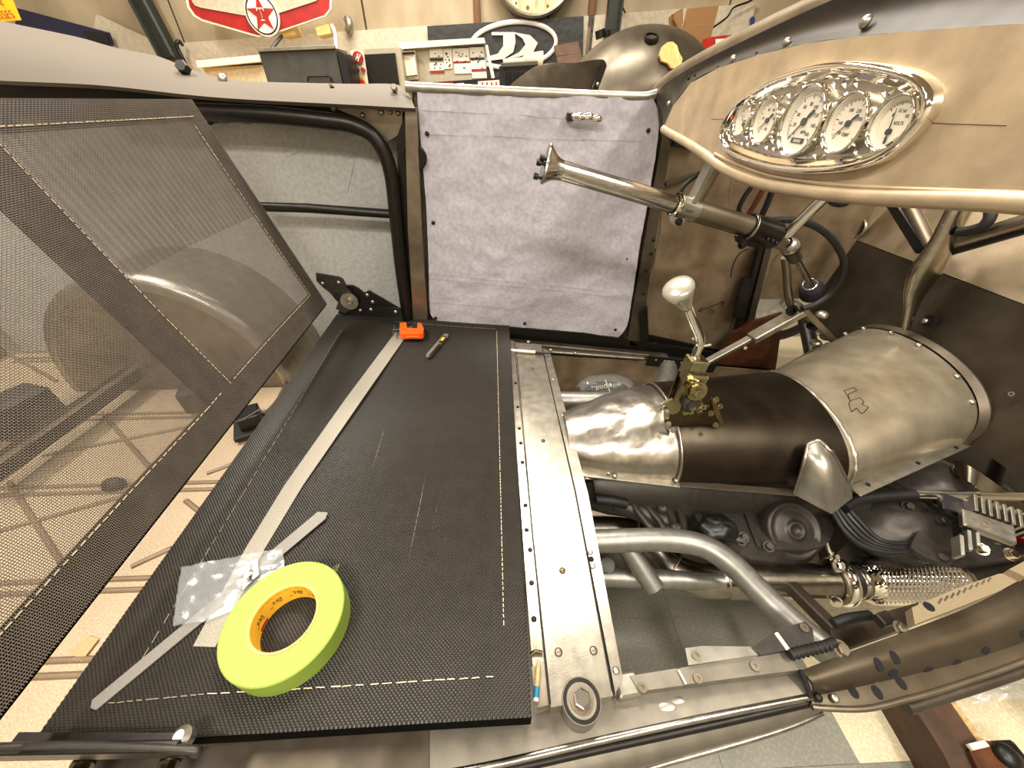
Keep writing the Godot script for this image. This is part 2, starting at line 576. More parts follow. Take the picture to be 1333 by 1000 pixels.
func build_room():
	var fl := slab("floor", Vector3(-3.4, -0.12, -3.5), Vector3(4.2, -0.004, 2.7), M.grout)
	var shared := {}
	for name_ in ["tile_cream", "tile_grey"]:
		var st := mb()
		box(st, Vector3(0, 0.002, 0), Basis(), Vector3(0.3046, 0.012, 0.3046), 0.0005)
		st.generate_normals()
		var me := st.commit()
		me.surface_set_material(0, M[name_])
		shared[name_] = me
	for ix in range(-9, 8):
		for iz in range(-10, 5):
			var grey := (ix < 0 and iz > -3) or iz >= 0
			if iz <= -3: grey = (ix * 7 + iz * 3) % 5 == 0
			if ix >= 2 and iz == -1: grey = false
			var t := MeshInstance3D.new()
			t.mesh = shared["tile_grey" if grey else "tile_cream"]
			t.name = numbered("tile", fl)
			fl.add_child(t, true)
			t.global_position = Vector3(0.77 + 0.305 * (ix + 0.5), -0.008, -0.12 + 0.305 * (iz + 0.5))
	slab("ceiling", Vector3(-3.4, 3.1, -3.5), Vector3(4.2, 3.22, 2.7), M.plaster)
	slab("wall_left", Vector3(-3.4, 0, -3.5), Vector3(-3.25, 3.1, 2.7), M.plaster)
	slab("wall_right", Vector3(4.05, 0, -3.5), Vector3(4.2, 3.1, 2.7), M.plaster)
	slab("wall_front", Vector3(-3.4, 0, 2.55), Vector3(4.2, 3.1, 2.7), M.plaster)
	var wb := slab("wall_back", Vector3(-3.4, 0, -3.6), Vector3(4.2, 3.1, -3.45), M.ply)
	# plywood sheets on the back wall, set apart by open seams
	var cuts := [-3.24, -2.05, -0.84, 0.36, 1.56, 2.78, 4.04]
	for i in cuts.size() - 1:
		var st := mb()
		box(st, Vector3((cuts[i] + cuts[i + 1]) * 0.5, 1.55, -3.43), Basis(), Vector3(cuts[i + 1] - cuts[i] - 0.012, 3.08, 0.04), 0.003)
		obj("plywood_sheet", st, M.ply, wb)
	for px in [621.0, 770.0]:
		var st := mb()
		var p := onZ(px, 15, -3.4)
		box(st, Vector3(p.x, 1.55, -3.395), Basis(), Vector3(0.045, 3.08, 0.03), 0.003)
		obj("stud", st, M.stud, wb)


# ------------------------------------------------------------------ behind the car
# a box whose front face top edge is seen at two pixels on the plane z, standing down to y = low
func crate(st: SurfaceTool, x0: float, y0: float, x1: float, y1: float, z: float, low: float, depth: float):
	var a := onZ(x0, y0, z)
	var b := onZ(x1, y1, z)
	prism(st, [a, b, Vector3(b.x, low, z), Vector3(a.x, low, z)], Vector3(0, 0, -depth))

func plate(st: SurfaceTool, px: Array, z: float, ext := -0.004):
	prism(st, ZZ(px, z), Vector3(0, 0, ext))

func circle_px(st: SurfaceTool, px: float, py: float, r: float, z: float, h: float, squash := 1.0):
	lathe(st, onZ(px, py, z), Vector3(0, 0, 1), [[r, -h], [r, h * 0.6], [r * 0.97, h], [0, h]], 32, false, squash)

func build_background():
	var st := mb()
	# long workbench that carries the things seen over the door
	var wbn := thing("workbench", "long plain wooden workbench standing against the back wall, hidden behind the car", "workbench", Vector3(-0.3, 0, -2.6))
	box(st, Vector3(-0.45, 0.97, -2.57), Basis(), Vector3(3.9, 0.06, 1.08), 0.006)
	obj("bench_top", st, M.wood_pale, wbn)
	for x in [-2.3, -0.5, 1.4]:
		for z in [-3.0, -2.1]:
			st = mb(); box(st, Vector3(x, 0.47, z), Basis(), Vector3(0.08, 0.94, 0.08), 0.006)
			obj("leg", st, M.stud, wbn)
	# pale boards along the back wall
	st = mb()
	prism(st, [onZ(218, 57, -3.38), onZ(561, 33, -3.38), Vector3(onZ(561, 33, -3.38).x, 0.1, -3.38), Vector3(onZ(218, 57, -3.38).x, 0.1, -3.38)], Vector3(0, 0, -0.03))
	tag(obj("wall_board", st, M.board), "long pale wall board below the red and white star sign", "board")
	st = mb()
	prism(st, [onZ(758, 21, -3.38), onZ(985, 4, -3.38), Vector3(onZ(985, 4, -3.38).x, 0.1, -3.38), Vector3(onZ(758, 21, -3.38).x, 0.1, -3.38)], Vector3(0, 0, -0.03))
	tag(obj("wall_board", st, M.board), "white wall board behind the green post and cardboard carton", "board")
	st = mb()
	plate(st, [125, 19, 200, 53, 215, 90, 110, 90], -3.36, -0.03)
	tag(obj("wall_board", st, M.board), "short white board ending left of the leaning green post", "board")
	st = mb()
	plate(st, [20, 10, 140, 42, 146, 58, 130, 66, 20, 60], -3.3, -0.02)
	var bs := tag(obj("banner_strip", st, M.navy), "dark blue strip poking out above the cream rear deck", "banner")
	st = mb()
	plate(st, [108, 40, 138, 44, 143, 56, 118, 54], -3.292, -0.006)
	part(obj("torn_end", st, M.black, bs), "blackened torn end of the strip")
	# leaning green steel post left, upright one right
	st = mb()
	beam(st, onZ(168, -30, -3.3), onZ(225, 78, -3.3), 0.09, 0.09, Vector3(0, 0, 1))
	beam(st, onZ(163, -30, -3.28), onZ(219, 78, -3.28), 0.012, 0.16, Vector3(0, 0, 1))
	tag(obj("steel_post", st, M.olive), "dark green steel post leaning left of the star sign", "post")
	st = mb()
	var gp := onZ(798, 20, -3.22)
	box(st, Vector3(gp.x, 1.5, -3.22), Basis(), Vector3(0.075, 3.0, 0.075), 0.006)
	box(st, Vector3(gp.x + 0.03, 1.5, -3.18), Basis(), Vector3(0.012, 3.0, 0.1), 0.003)
	tag(obj("steel_post", st, M.olive), "upright dark green steel post behind the grey round tank", "post")
	# yellow notice, top left corner
	var no := thing("notice", "yellow safety notice sheet at the top left above the cream deck", "notice", onZ(0, 28, -1.75))
	st = mb()
	plate(st, [-40, -40, 10, -14, 27, 26, -40, 32], -1.75, -0.003)
	obj("sheet", st, M.yellow, no)
	text("GLASSES", onZ(-1, 20, -1.747), onZ(14, 18, -1.747) - onZ(-11, 20, -1.747), Vector3(0.12, 1, 0), 0.024, M.print_red, no)
	text("SAFE", onZ(-8, 2, -1.747), onZ(14, 1, -1.747) - onZ(-12, 2, -1.747), Vector3(0.12, 1, 0), 0.024, M.print_red, no)
	star_sign()
	# round wooden disc in a grey rim
	var ck := thing("wall_disc", "large round pale wooden disc in a grey rim at top centre", "wall decor", onZ(694, 24, -3.33))
	var cc := onZ(694, 25, -3.33) + Vector3(0, 0.285, 0)
	st = mb()
	lathe(st, cc, Vector3(0, 0, 1), [[0.285, -0.03], [0.285, 0.03], [0.275, 0.042], [0.262, 0.03], [0.26, 0.0]], 64, false)
	obj("rim", st, M.steel_bright, ck)
	st = mb()
	lathe(st, cc, Vector3(0, 0, 1), [[0.262, -0.01], [0.262, 0.004], [0, 0.004]], 64, false)
	obj("face", st, M.clock, ck)
	for q in [[687, 10, 0.011], [713, 8, 0.008], [672, 4, 0.007]]:
		st = mb(); lathe(st, onZ(q[0], q[1], -3.325), Vector3(0, 0, 1), [[q[2], -0.004], [q[2], 0.0], [q[2] * 0.6, 0.0006], [0, 0.0]], 12, false)
		obj("wood_knot", st, M.stud, ck)
	# black banner with a silver oval emblem
	var bn := thing("banner", "black banner with a large silver oval emblem hung on the back wall", "banner", onZ(660, 90, -3.34))
	st = mb()
	plate(st, [556, 34, 760, 21, 758, 100, 560, 104], -3.34, -0.006)
	obj("sheet", st, M.banner, bn)
	st = mb()
	var oc := onZ(668, 59, -3.33)
	var ring := []
	for k in 48:
		var a := TAU * k / 48
		ring.append(oc + Vector3(cos(a) * 0.285, sin(a) * 0.112 + cos(a) * 0.016, 0))
	tube(st, ring, 0.014, 10, false, true, 0.3, Vector3(0, 0, 1))
	part(obj("oval_ring", st, M.silver, bn), "silver oval outline of the emblem")
	st = mb()
	plate(st, [640, 42, 670, 42, 671, 55, 668, 68, 655, 77, 630, 80, 630, 75, 648, 70, 655, 60, 655, 46, 640, 46], -3.33, 0.008)
	part(obj("emblem_hook", st, M.silver, bn), "silver hooked letter shape in the oval")
	st = mb()
	plate(st, [668, 42, 690, 46, 700, 56, 694, 68, 675, 74, 660, 76, 676, 68, 684, 58, 680, 50], -3.33, 0.006)
	part(obj("emblem_swoosh", st, M.silver, bn), "silver curved stroke inside the oval")
	# dark long case and papers under the banner
	var dc := thing("tool_case", "black ribbed tool case under the banner behind the bent panel", "case", Vector3(onZ(670, 100, -2.95).x, 1.0, -2.95))
	st = mb(); crate(st, 650, 86, 752, 79, -2.95, 1.0, 0.14)
	obj("case_body", st, M.black, dc)
	for k in 9:
		st = mb()
		var q := onZ(660 + k * 5, 104, -2.94)
		box(st, q, Basis(), Vector3(0.011, 0.07, 0.014), 0.003)
		obj("rib", st, M.dark_metal, dc)
	st = mb()
	beam(st, onZ(652, 85, -2.92), onZ(700, 82, -2.92), 0.02, 0.02)
	obj("handle", st, M.grey_box, dc)
	# torch-like tube lying on the case
	st = mb()
	tube(st, [onZ(655, 82, -2.99), onZ(680, 80, -2.99), onZ(684, 79, -2.99), onZ(706, 80, -2.99)], [0.02, 0.02, 0.034, 0.05], 12)
	tag(obj("spray_nozzle", st, M.machine), "cream cone-ended nozzle lying on the black tool case", "nozzle")
	st = mb()
	beam(st, onZ(724, 74, -2.9), onZ(756, 68, -2.9), 0.2, 0.012, Vector3(0, 1, 0.6))
	beam(st, onZ(724, 79, -2.9), onZ(755, 75, -2.9), 0.03, 0.05, Vector3(0, 1, 0))
	tag(obj("clip_board", st, M.wood_dark), "small brown board with pale edge standing behind the bent panel", "board")
	machine()
	tank_group()

func star_sign():
	var sg := thing("star_sign", "white enamel sign with red chevron and star emblem on the back wall", "sign", onZ(335, 48, -3.2))
	var outer := [238, -20, 244, 10, 252, 21, 262, 27, 335, 48, 345, 48, 424, 21, 431, 12, 432, -20]
	var st := mb(); plate(st, outer, -3.2, -0.02)
	part(obj("sign_border", st, M.white, sg), "white edge of the sign")
	st = mb(); plate(st, [241, -20, 247, 9, 254, 19, 263, 24.5, 335, 45.5, 345, 45.5, 422, 19, 428.5, 11, 429.5, -20], -3.197, -0.01)
	obj("red_chevron", st, M.red, sg)
	st = mb(); plate(st, [248, -20, 250, 2, 254, 7.5, 262, 10, 323, 21, 340, 24, 354, 20, 412, 1, 416, -8, 416, -20], -3.19, -0.01)
	obj("sign_field", st, M.board, sg)
	var c := onZ(341, 19, -3.18)
	st = mb(); lathe(st, c, Vector3(0, 0, 1), [[0.098, -0.012], [0.098, 0.0], [0, 0.0]], 40, false)
	part(obj("emblem_rim", st, M.white, sg), "white rim of the round emblem")
	st = mb(); lathe(st, c, Vector3(0, 0, 1), [[0.09, -0.004], [0.09, 0.003], [0.083, 0.003], [0.083, 0.001]], 40, false)
	part(obj("emblem_ring", st, M.ink, sg), "thin black ring round the star")
	var star := []
	for k in 10:
		var a := PI / 2 + TAU * k / 10
		var r := 0.082 if k % 2 == 0 else 0.034
		star.append(c + Vector3(cos(a) * r, sin(a) * r, 0.002))
	st = mb(); prism(st, star, Vector3(0, 0, 0.004))
	part(obj("star", st, M.red, sg), "red five-pointed star")
	text("T", c + Vector3(0, -0.002, 0.008), Vector3.RIGHT, Vector3.UP, 0.075, M.white, sg, "letter_edge", "Droid Serif")
	text("T", c + Vector3(0, -0.002, 0.0095), Vector3.RIGHT, Vector3.UP, 0.055, M.print_red, sg, "letter", "Droid Serif")

func machine():
	var st := mb()
	# grey computer-like cabinet
	var gc := thing("steel_cabinet", "grey steel box with dark open side behind the cream deck", "cabinet", Vector3(onZ(390, 105, -2.25).x, 1.0, -2.4))
	crate(st, 336, 66, 436, 62, -2.25, 1.0, 0.17)
	obj("cabinet_body", st, M.grey_box, gc)
	st = mb()
	prism(st, [onZ(438, 65, -2.24), onZ(447, 69, -2.24), Vector3(onZ(447, 69, -2.24).x + 0.02, 1.0, -2.24), Vector3(onZ(438, 65, -2.24).x, 1.0, -2.24)], Vector3(0, 0, -0.17))
	part(obj("open_side", st, M.black, gc), "dark open side")
	st = mb()
	tube(st, [onZ(401, 106, -2.24), onZ(401, 101, -2.235), onZ(404, 99.5, -2.235), onZ(428, 99, -2.235), onZ(431, 101, -2.235), onZ(431, 106, -2.24)], 0.004, 8)
	obj("handle_recess", st, M.dark_metal, gc)
	st = mb()
	beam(st, onZ(336, 65, -2.245), onZ(436, 61, -2.245), 0.02, 0.012)
	obj("top_edge", st, M.steel_bright, gc)
	# white carton left of it
	var wb := thing("storage_box", "low cream storage box with lid left of the grey cabinet", "box", Vector3(onZ(300, 100, -2.5).x, 1.0, -2.6))
	st = mb(); crate(st, 262, 89, 345, 84, -2.5, 1.0, 0.3)
	obj("box_body", st, M.cream, wb)
	st = mb()
	prism(st, ZZ([255, 79, 338, 71, 339, 80, 257, 88], -2.46), Vector3(0, 0, -0.36))
	obj("lid", st, M.white, wb)
	# two wooden blocks on the board with the cables they hold
	for q in [[379, 42, "yellow wooden block by the sign point, cable hanging from it"], [424, 41, "yellow wooden block right of the sign point"]]:
		var wk := thing("wood_block", q[2], "block", onZ(q[0], q[1], -3.25), "blocks on the wall board")
		st = mb(); box(st, onZ(q[0], q[1], -3.28), Basis(Vector3(0, 0, 1), 0.15), Vector3(0.09, 0.05, 0.10), 0.006)
		obj("block", st, M.block, wk)
		st = mb()
		tube(st, spl([onZ(q[0] - 12, q[1] + 5, -3.24), onZ(q[0] - 18, q[1] + 12, -3.2), onZ(q[0] - 27, q[1] + 24, -3.15)] if q[0] < 400 else [onZ(q[0] + 8, q[1] - 8, -3.24), onZ(q[0] + 12, q[1] + 2, -3.2), onZ(q[0] + 14, q[1] + 26, -3.15)], 6), 0.01, 8)
		obj("cable", st, M.grey_box if q[0] < 400 else M.white, wk)
	# hook
	st = mb()
	tube(st, spl([onZ(237, 58, -3.34), onZ(233, 54, -3.31), onZ(230, 57, -3.3), onZ(232, 64, -3.3), onZ(238, 76, -3.3), onZ(242, 84, -3.31)], 5), 0.011, 8)
	tag(obj("wall_hook", st, M.black), "black bent hook hanging on the pale wall board", "hook")
	st = mb()
	tube(st, spl([onZ(452, 25, -3.36), onZ(455, 32, -3.34), onZ(454, 40, -3.36)], 4), 0.025, 8)
	tag(obj("pipe_fitting", st, M.steel_bright), "small shiny pipe fitting on the wall right of the sign", "fitting")
	# machine control: pendant and side cabinet with decals
	var mc := thing("machine_control", "cream machine control panel with black screen and red knobs", "machine", Vector3(onZ(495, 105, -2.45).x, 1.0, -2.5))
	st = mb(); crate(st, 449, 65, 521, 62, -2.45, 1.0, 0.16)
	obj("panel_body", st, M.machine, mc)
	st = mb(); crate(st, 456, 66, 473, 66, -2.44, 1.0, 0.02)
	obj("side_strip", st, M.white, mc)
	st = mb(); plate(st, [474, 71, 514, 69, 521, 118, 481, 118], -2.44, -0.01)
	obj("screen", st, M.screen, mc)
	st = mb(); circle_px(st, 466, 75, 0.024, -2.43, 0.008)
	part(obj("emblem", st, M.red, mc), "round red emblem with white strokes")
	st = mb(); beam(st, onZ(463, 79, -2.42), onZ(466, 70, -2.42), 0.004, 0.006, Vector3(0, 0, 1)); beam(st, onZ(466, 80, -2.42), onZ(469, 71, -2.42), 0.004, 0.006, Vector3(0, 0, 1)); beam(st, onZ(464, 76, -2.42), onZ(469, 74, -2.42), 0.004, 0.006, Vector3(0, 0, 1))
	obj("emblem_stroke", st, M.white, mc)
	st = mb(); circle_px(st, 465, 91, 0.009, -2.425, 0.012); obj("green_button", st, M.olive, mc)
	st = mb(); circle_px(st, 472.5, 91, 0.009, -2.425, 0.012); obj("red_button", st, M.red, mc)
	st = mb(); circle_px(st, 471, 107, 0.018, -2.43, 0.006); obj("stop_collar", st, M.yellow, mc)
	st = mb(); circle_px(st, 471, 107, 0.012, -2.415, 0.02); obj("stop_button", st, M.red, mc)
	st = mb(); plate(st, [456, 87, 459, 86, 465, 118, 460, 118], -2.425, 0.02); obj("red_handle", st, M.red, mc)
	var ms := thing("machine_cabinet", "cream machine side cabinet covered in warning decals behind the door", "cabinet", Vector3(onZ(580, 105, -2.55).x, 1.0, -2.6))
	st = mb(); crate(st, 520, 62, 631, 53, -2.55, 1.0, 0.3)
	obj("cabinet_body", st, M.machine, ms)
	st = mb(); prism(st, ZZ([519, 55, 630, 49, 632, 56, 520, 64], -2.52), Vector3(0, 0, -0.38))
	obj("cabinet_top", st, M.white, ms)
	# decals: [x0, y0, x1, y1, material]
	var dec := [[559, 64, 576, 75, "white"], [559, 76.5, 576, 79, "ink"], [559, 82, 577, 92, "white"], [559.5, 93, 578, 95, "print_red"], [577, 63.5, 588, 90, "white"], [589, 62, 610, 80, "white"], [589, 61.5, 610, 63, "print_red"], [590, 80.5, 611, 82, "print_red"], [591, 83, 613, 96, "white"], [611, 61, 629, 75, "white"], [611, 60, 629, 61.5, "navy"], [612, 76, 630, 78, "navy"], [613, 79, 632, 90, "white"], [614, 91, 632, 93, "print_red"], [614, 94, 633, 102, "white"]]
	for d in dec:
		st = mb(); plate(st, [d[0], d[1], d[2], d[1] - 0.7, d[2] + 0.9, d[3] - 0.7, d[0] + 0.9, d[3]], -2.546, -0.003)
		obj("decal", st, M[d[4]], ms)
	var marks := mb()
	for k in 44:
		var bx: float = [593, 613, 561, 579][k % 4] + rng.randf_range(0, 14 if k % 4 < 2 else 12 if k % 4 == 2 else 7)
		var by := rng.randf_range(66, 88)
		plate(marks, [bx, by, bx + 1.8, by, bx + 2, by + 1.1, bx, by + 1.1], -2.5445, 0.001)
	stuff(obj("decal_print", marks, M.print_brown, ms))
	# clipboard hanging on it
	var cb := thing("clipboard", "small pad of paper on a clipboard hung left of the decals", "clipboard", onZ(533, 100, -2.5))
	st = mb(); plate(st, [524, 67, 540, 66, 545, 103, 528, 105], -2.51, -0.03); obj("board", st, M.machine, cb)
	st = mb(); plate(st, [525, 71, 539, 70, 543, 97, 529, 99], -2.5, -0.01); obj("paper_pad", st, M.white, cb)
	st = mb(); plate(st, [524, 68, 539, 67, 539, 70, 524, 71], -2.49, -0.02); obj("clip", st, M.dark_metal, cb)
	# cable behind
	st = mb(); tube(st, spl([onZ(633, 60, -2.6), onZ(636, 75, -2.58), onZ(641, 97, -2.55), onZ(643, 110, -2.55)], 5), 0.009, 8)
	tag(obj("cable", st, M.white), "white cable hanging at the right edge of the decal cabinet", "cable")
	# labelled boxes under the cabinet
	var lb := thing("label_box", "dark box with red and white printed labels on the bench behind the door", "box", Vector3(onZ(600, 110, -2.3).x, 1.0, -2.3))
	st = mb(); crate(st, 550, 108, 652, 101, -2.32, 1.0, 0.2); obj("box_body", st, M.screen, lb)
	st = mb(); plate(st, [554, 109, 590, 107, 591, 125, 555, 125], -2.31, -0.006); part(obj("label", st, M.print_red, lb), "red label")
	st = mb(); plate(st, [562, 113, 588, 111, 588, 125, 562, 125], -2.305, -0.003); part(obj("label", st, M.white, lb), "white centre of the red label")
	st = mb(); plate(st, [592, 109, 604, 108, 605, 125, 592, 125], -2.31, -0.006); part(obj("label", st, M.white, lb), "plain white label")
	st = mb(); plate(st, [622, 106, 650, 104, 651, 125, 623, 125], -2.31, -0.006); part(obj("label", st, M.white, lb), "white label with red columns")
	for k in 4:
		st = mb(); plate(st, [627 + k * 6, 107, 629 + k * 6, 107, 629 + k * 6, 124, 627 + k * 6, 124], -2.3, -0.003); obj("label_column", st, M.print_red, lb)

func tank_group():
	var st := mb()
	var tk := thing("round_tank", "large round grey metal tank with a tan patch behind the door", "tank", Vector3(onZ(835, 120, -2.5).x, 1.0, -2.5))
	var c := onZ(828, 110, -2.5)
	c.y = 1.16
	var rows := []
	var nz := FastNoiseLite.new(); nz.seed = 4; nz.frequency = 0.012
	var rings := 18
	for i in rings + 1:
		var t := i / float(rings)
		var ph := t * PI * 0.672
		var ring := []
		for k in 40:
			var a := TAU * k / 40
			var d := Vector3(sin(ph) * cos(a), cos(ph), sin(ph) * sin(a))
			var s := 1.0 + 0.02 * nz.get_noise_3dv(d * 80.0)
			ring.append(c + Vector3(d.x * 0.40, d.y * 0.30, d.z * 0.30) * s + Vector3(0.04 * d.y, 0, 0))
		rows.append(ring)
	rows_to(st, rows, true, true, 0)
	obj("tank_shell", st, M.tank, tk)
	# patch, lying on the shell where it is seen
	var onb := func(px, py) -> Vector3:
		var r := ray(px, py)
		var e := Vector3(0.405, 0.305, 0.305)
		var o := (CP - c) / e
		var q := r / e
		var bq := o.dot(q); var aq := q.dot(q); var cq := o.dot(o) - 1.0
		var disc := maxf(bq * bq - aq * cq, 0.0)
		return CP + r * ((-bq - sqrt(disc)) / aq)
	var pp := []
	for p in [[867, 57], [874, 56], [880, 61], [882, 69], [887, 78], [884, 92], [872, 90], [868, 84], [860, 81], [857, 73], [860, 63]]: pp.append(onb.call(p[0], p[1]))
	var ctr := Vector3.ZERO
	for p in pp: ctr += p / pp.size()
	st = mb()
	var nrm := (CP - ctr).normalized()
	prism(st, pp, Vector3(0, 0.004, 0.012))
	part(obj("patch", st, M.tan, tk), "tan patch of bare filler")
	st = mb()
	lathe(st, onb.call(848, 48), Vector3(0, 1, 0.5), [[0.032, -0.02], [0.034, 0.004], [0.026, 0.006], [0.026, -0.02], [0, -0.02]], 20, false)
	part(obj("filler_neck", st, M.black, tk), "dark filler opening")
	# bent dark panel leaning in front of it
	st = mb()
	var e0 := spl(ZZ([600, 172, 655, 120, 672, 104, 694, 88, 706, 84], -2.0), 4)
	var e1 := spl(ZZ([750, 172, 768, 124, 772, 110, 780, 92, 786, 78], -2.02), 4)
	rows = []
	for i in e0.size():
		var row := []
		for k in 9:
			var u := k / 8.0
			row.append((e0[i] as Vector3).lerp(e1[i], u) + Vector3(0, 0.003 * sin(u * 9.0), 0.012 * sin(u * PI)))
		rows.append(row)
	sheet(st, rows, Vector3(0.0, -0.01, -0.012))
	var bp := thing("leaning_sheet_metal", "bent dark grey sheet metal panel leaning before the round tank", "panel", Vector3(onZ(720, 120, -2.0).x, 1.1, -2.0))
	obj("sheet", st, M.steel_dark, bp)
	st = mb()
	prism(st, ZZ([768, 124, 786, 78, 788, 80, 790, 86, 776, 124], -1.99), Vector3(0, 0, -0.012))
	obj("folded_edge", st, M.dark_metal, bp)
	st = mb(); dome(st, onZ(778, 110, -1.985), Vector3(0.3, 0, 1), 0.008, 0.006); obj("rivet", st, M.steel_bright, bp)
	# bench vise clamp on the post
	var cl := thing("pipe_clamp", "black clamp on the green post above the round tank", "clamp", onZ(785, 48, -3.1))
	st = mb(); beam(st, onZ(780, 44, -3.1), onZ(806, 42, -3.1), 0.03, 0.03); obj("bar", st, M.black, cl)
	st = mb(); tube(st, [onZ(781, 39, -3.1), onZ(782, 50, -3.1)], 0.03, 12); obj("jaw", st, M.dark_metal, cl)
	st = mb(); tube(st, [onZ(790, 40, -3.08), onZ(791, 46, -3.08)], 0.018, 10); obj("screw", st, M.dark_metal, cl)
	# open carton
	var ca := thing("carton", "open brown cardboard carton with raised flaps behind the tank", "box", Vector3(onZ(905, 70, -2.85).x, 1.0, -2.85))
	st = mb(); crate(st, 884, 38, 929, 34, -2.8, 1.0, 0.3); obj("box_body", st, M.carton, ca)
	st = mb(); plate(st, [889, 37, 895, 11, 936, 7, 929, 34], -2.81, -0.008); obj("flap", st, M.carton, ca)
	st = mb(); prism(st, [onZ(884, 38, -2.8), onZ(874, 20, -2.75), onZ(889, 11, -2.95), onZ(889, 30, -3.0)], Vector3(-0.006, 0, 0.004)); obj("flap", st, M.carton, ca)
	st = mb(); plate(st, [871, 22, 889, 12, 888, 40, 872, 55], -2.79, -0.008); obj("flap", st, M.carton, ca)
	# red label pack
	var rp := thing("red_pack", "red pack with white label beside the cardboard carton", "box", Vector3(onZ(936, 60, -2.6).x, 1.0, -2.6))
	st = mb(); crate(st, 926, 48, 953, 45, -2.6, 1.0, 0.1); obj("pack_body", st, M.red, rp)
	st = mb(); plate(st, [932, 51, 948, 50, 946, 58, 932, 58], -2.59, -0.006); obj("label", st, M.white, rp)
	st = mb(); plate(st, [976, 24, 980, 21, 983, 24, 981, 34, 977, 36], -3.36, 0.004)
	tag(obj("sticker", st, M.blue), "small blue oval sticker on the white board above the cowl", "sticker")
	st = mb(); tube(st, spl([onZ(928, 36, -3.3), onZ(947, 22, -3.32), onZ(955, 10, -3.33), onZ(975, 2, -3.34), onZ(990, -8, -3.34)], 5), 0.006, 8)
	tag(obj("wire", st, M.black), "thin dark cord strung on the wall above the carton", "cord")
	st = mb(); tube(st, spl([onZ(807, -10, -3.36), onZ(809, 5, -3.36), onZ(814, 17, -3.36)], 5), 0.005, 8)
	tag(obj("wire", st, M.black), "short dark cord hanging right of the green post", "cord")


# ------------------------------------------------------------------ car body, far side
func resample(pts: Array, n: int) -> Array:
	var d := [0.0]
	for i in range(1, pts.size()): d.append(d[-1] + (pts[i] as Vector3).distance_to(pts[i - 1]))
	var o := []
	var k := 0
	for i in n:
		var s: float = d[-1] * i / (n - 1.0)
		while k < pts.size() - 2 and d[k + 1] < s: k += 1
		o.append((pts[k] as Vector3).lerp(pts[k + 1], clampf((s - d[k]) / maxf(d[k + 1] - d[k], 1e-6), 0, 1)))
	return o

func loft2(st: SurfaceTool, a: Array, b: Array, n: int, m: int, bulge: Vector3, t: Vector3) -> Array:
	var p := resample(spl(a, 5), n)
	var q := resample(spl(b, 5), n)
	var rows := []
	for k in m:
		var u := k / (m - 1.0)
		var row := []
		for i in n: row.append((p[i] as Vector3).lerp(q[i], u) + bulge * sin(PI * u))
		rows.append(row)
	sheet(st, rows, t)
	return rows

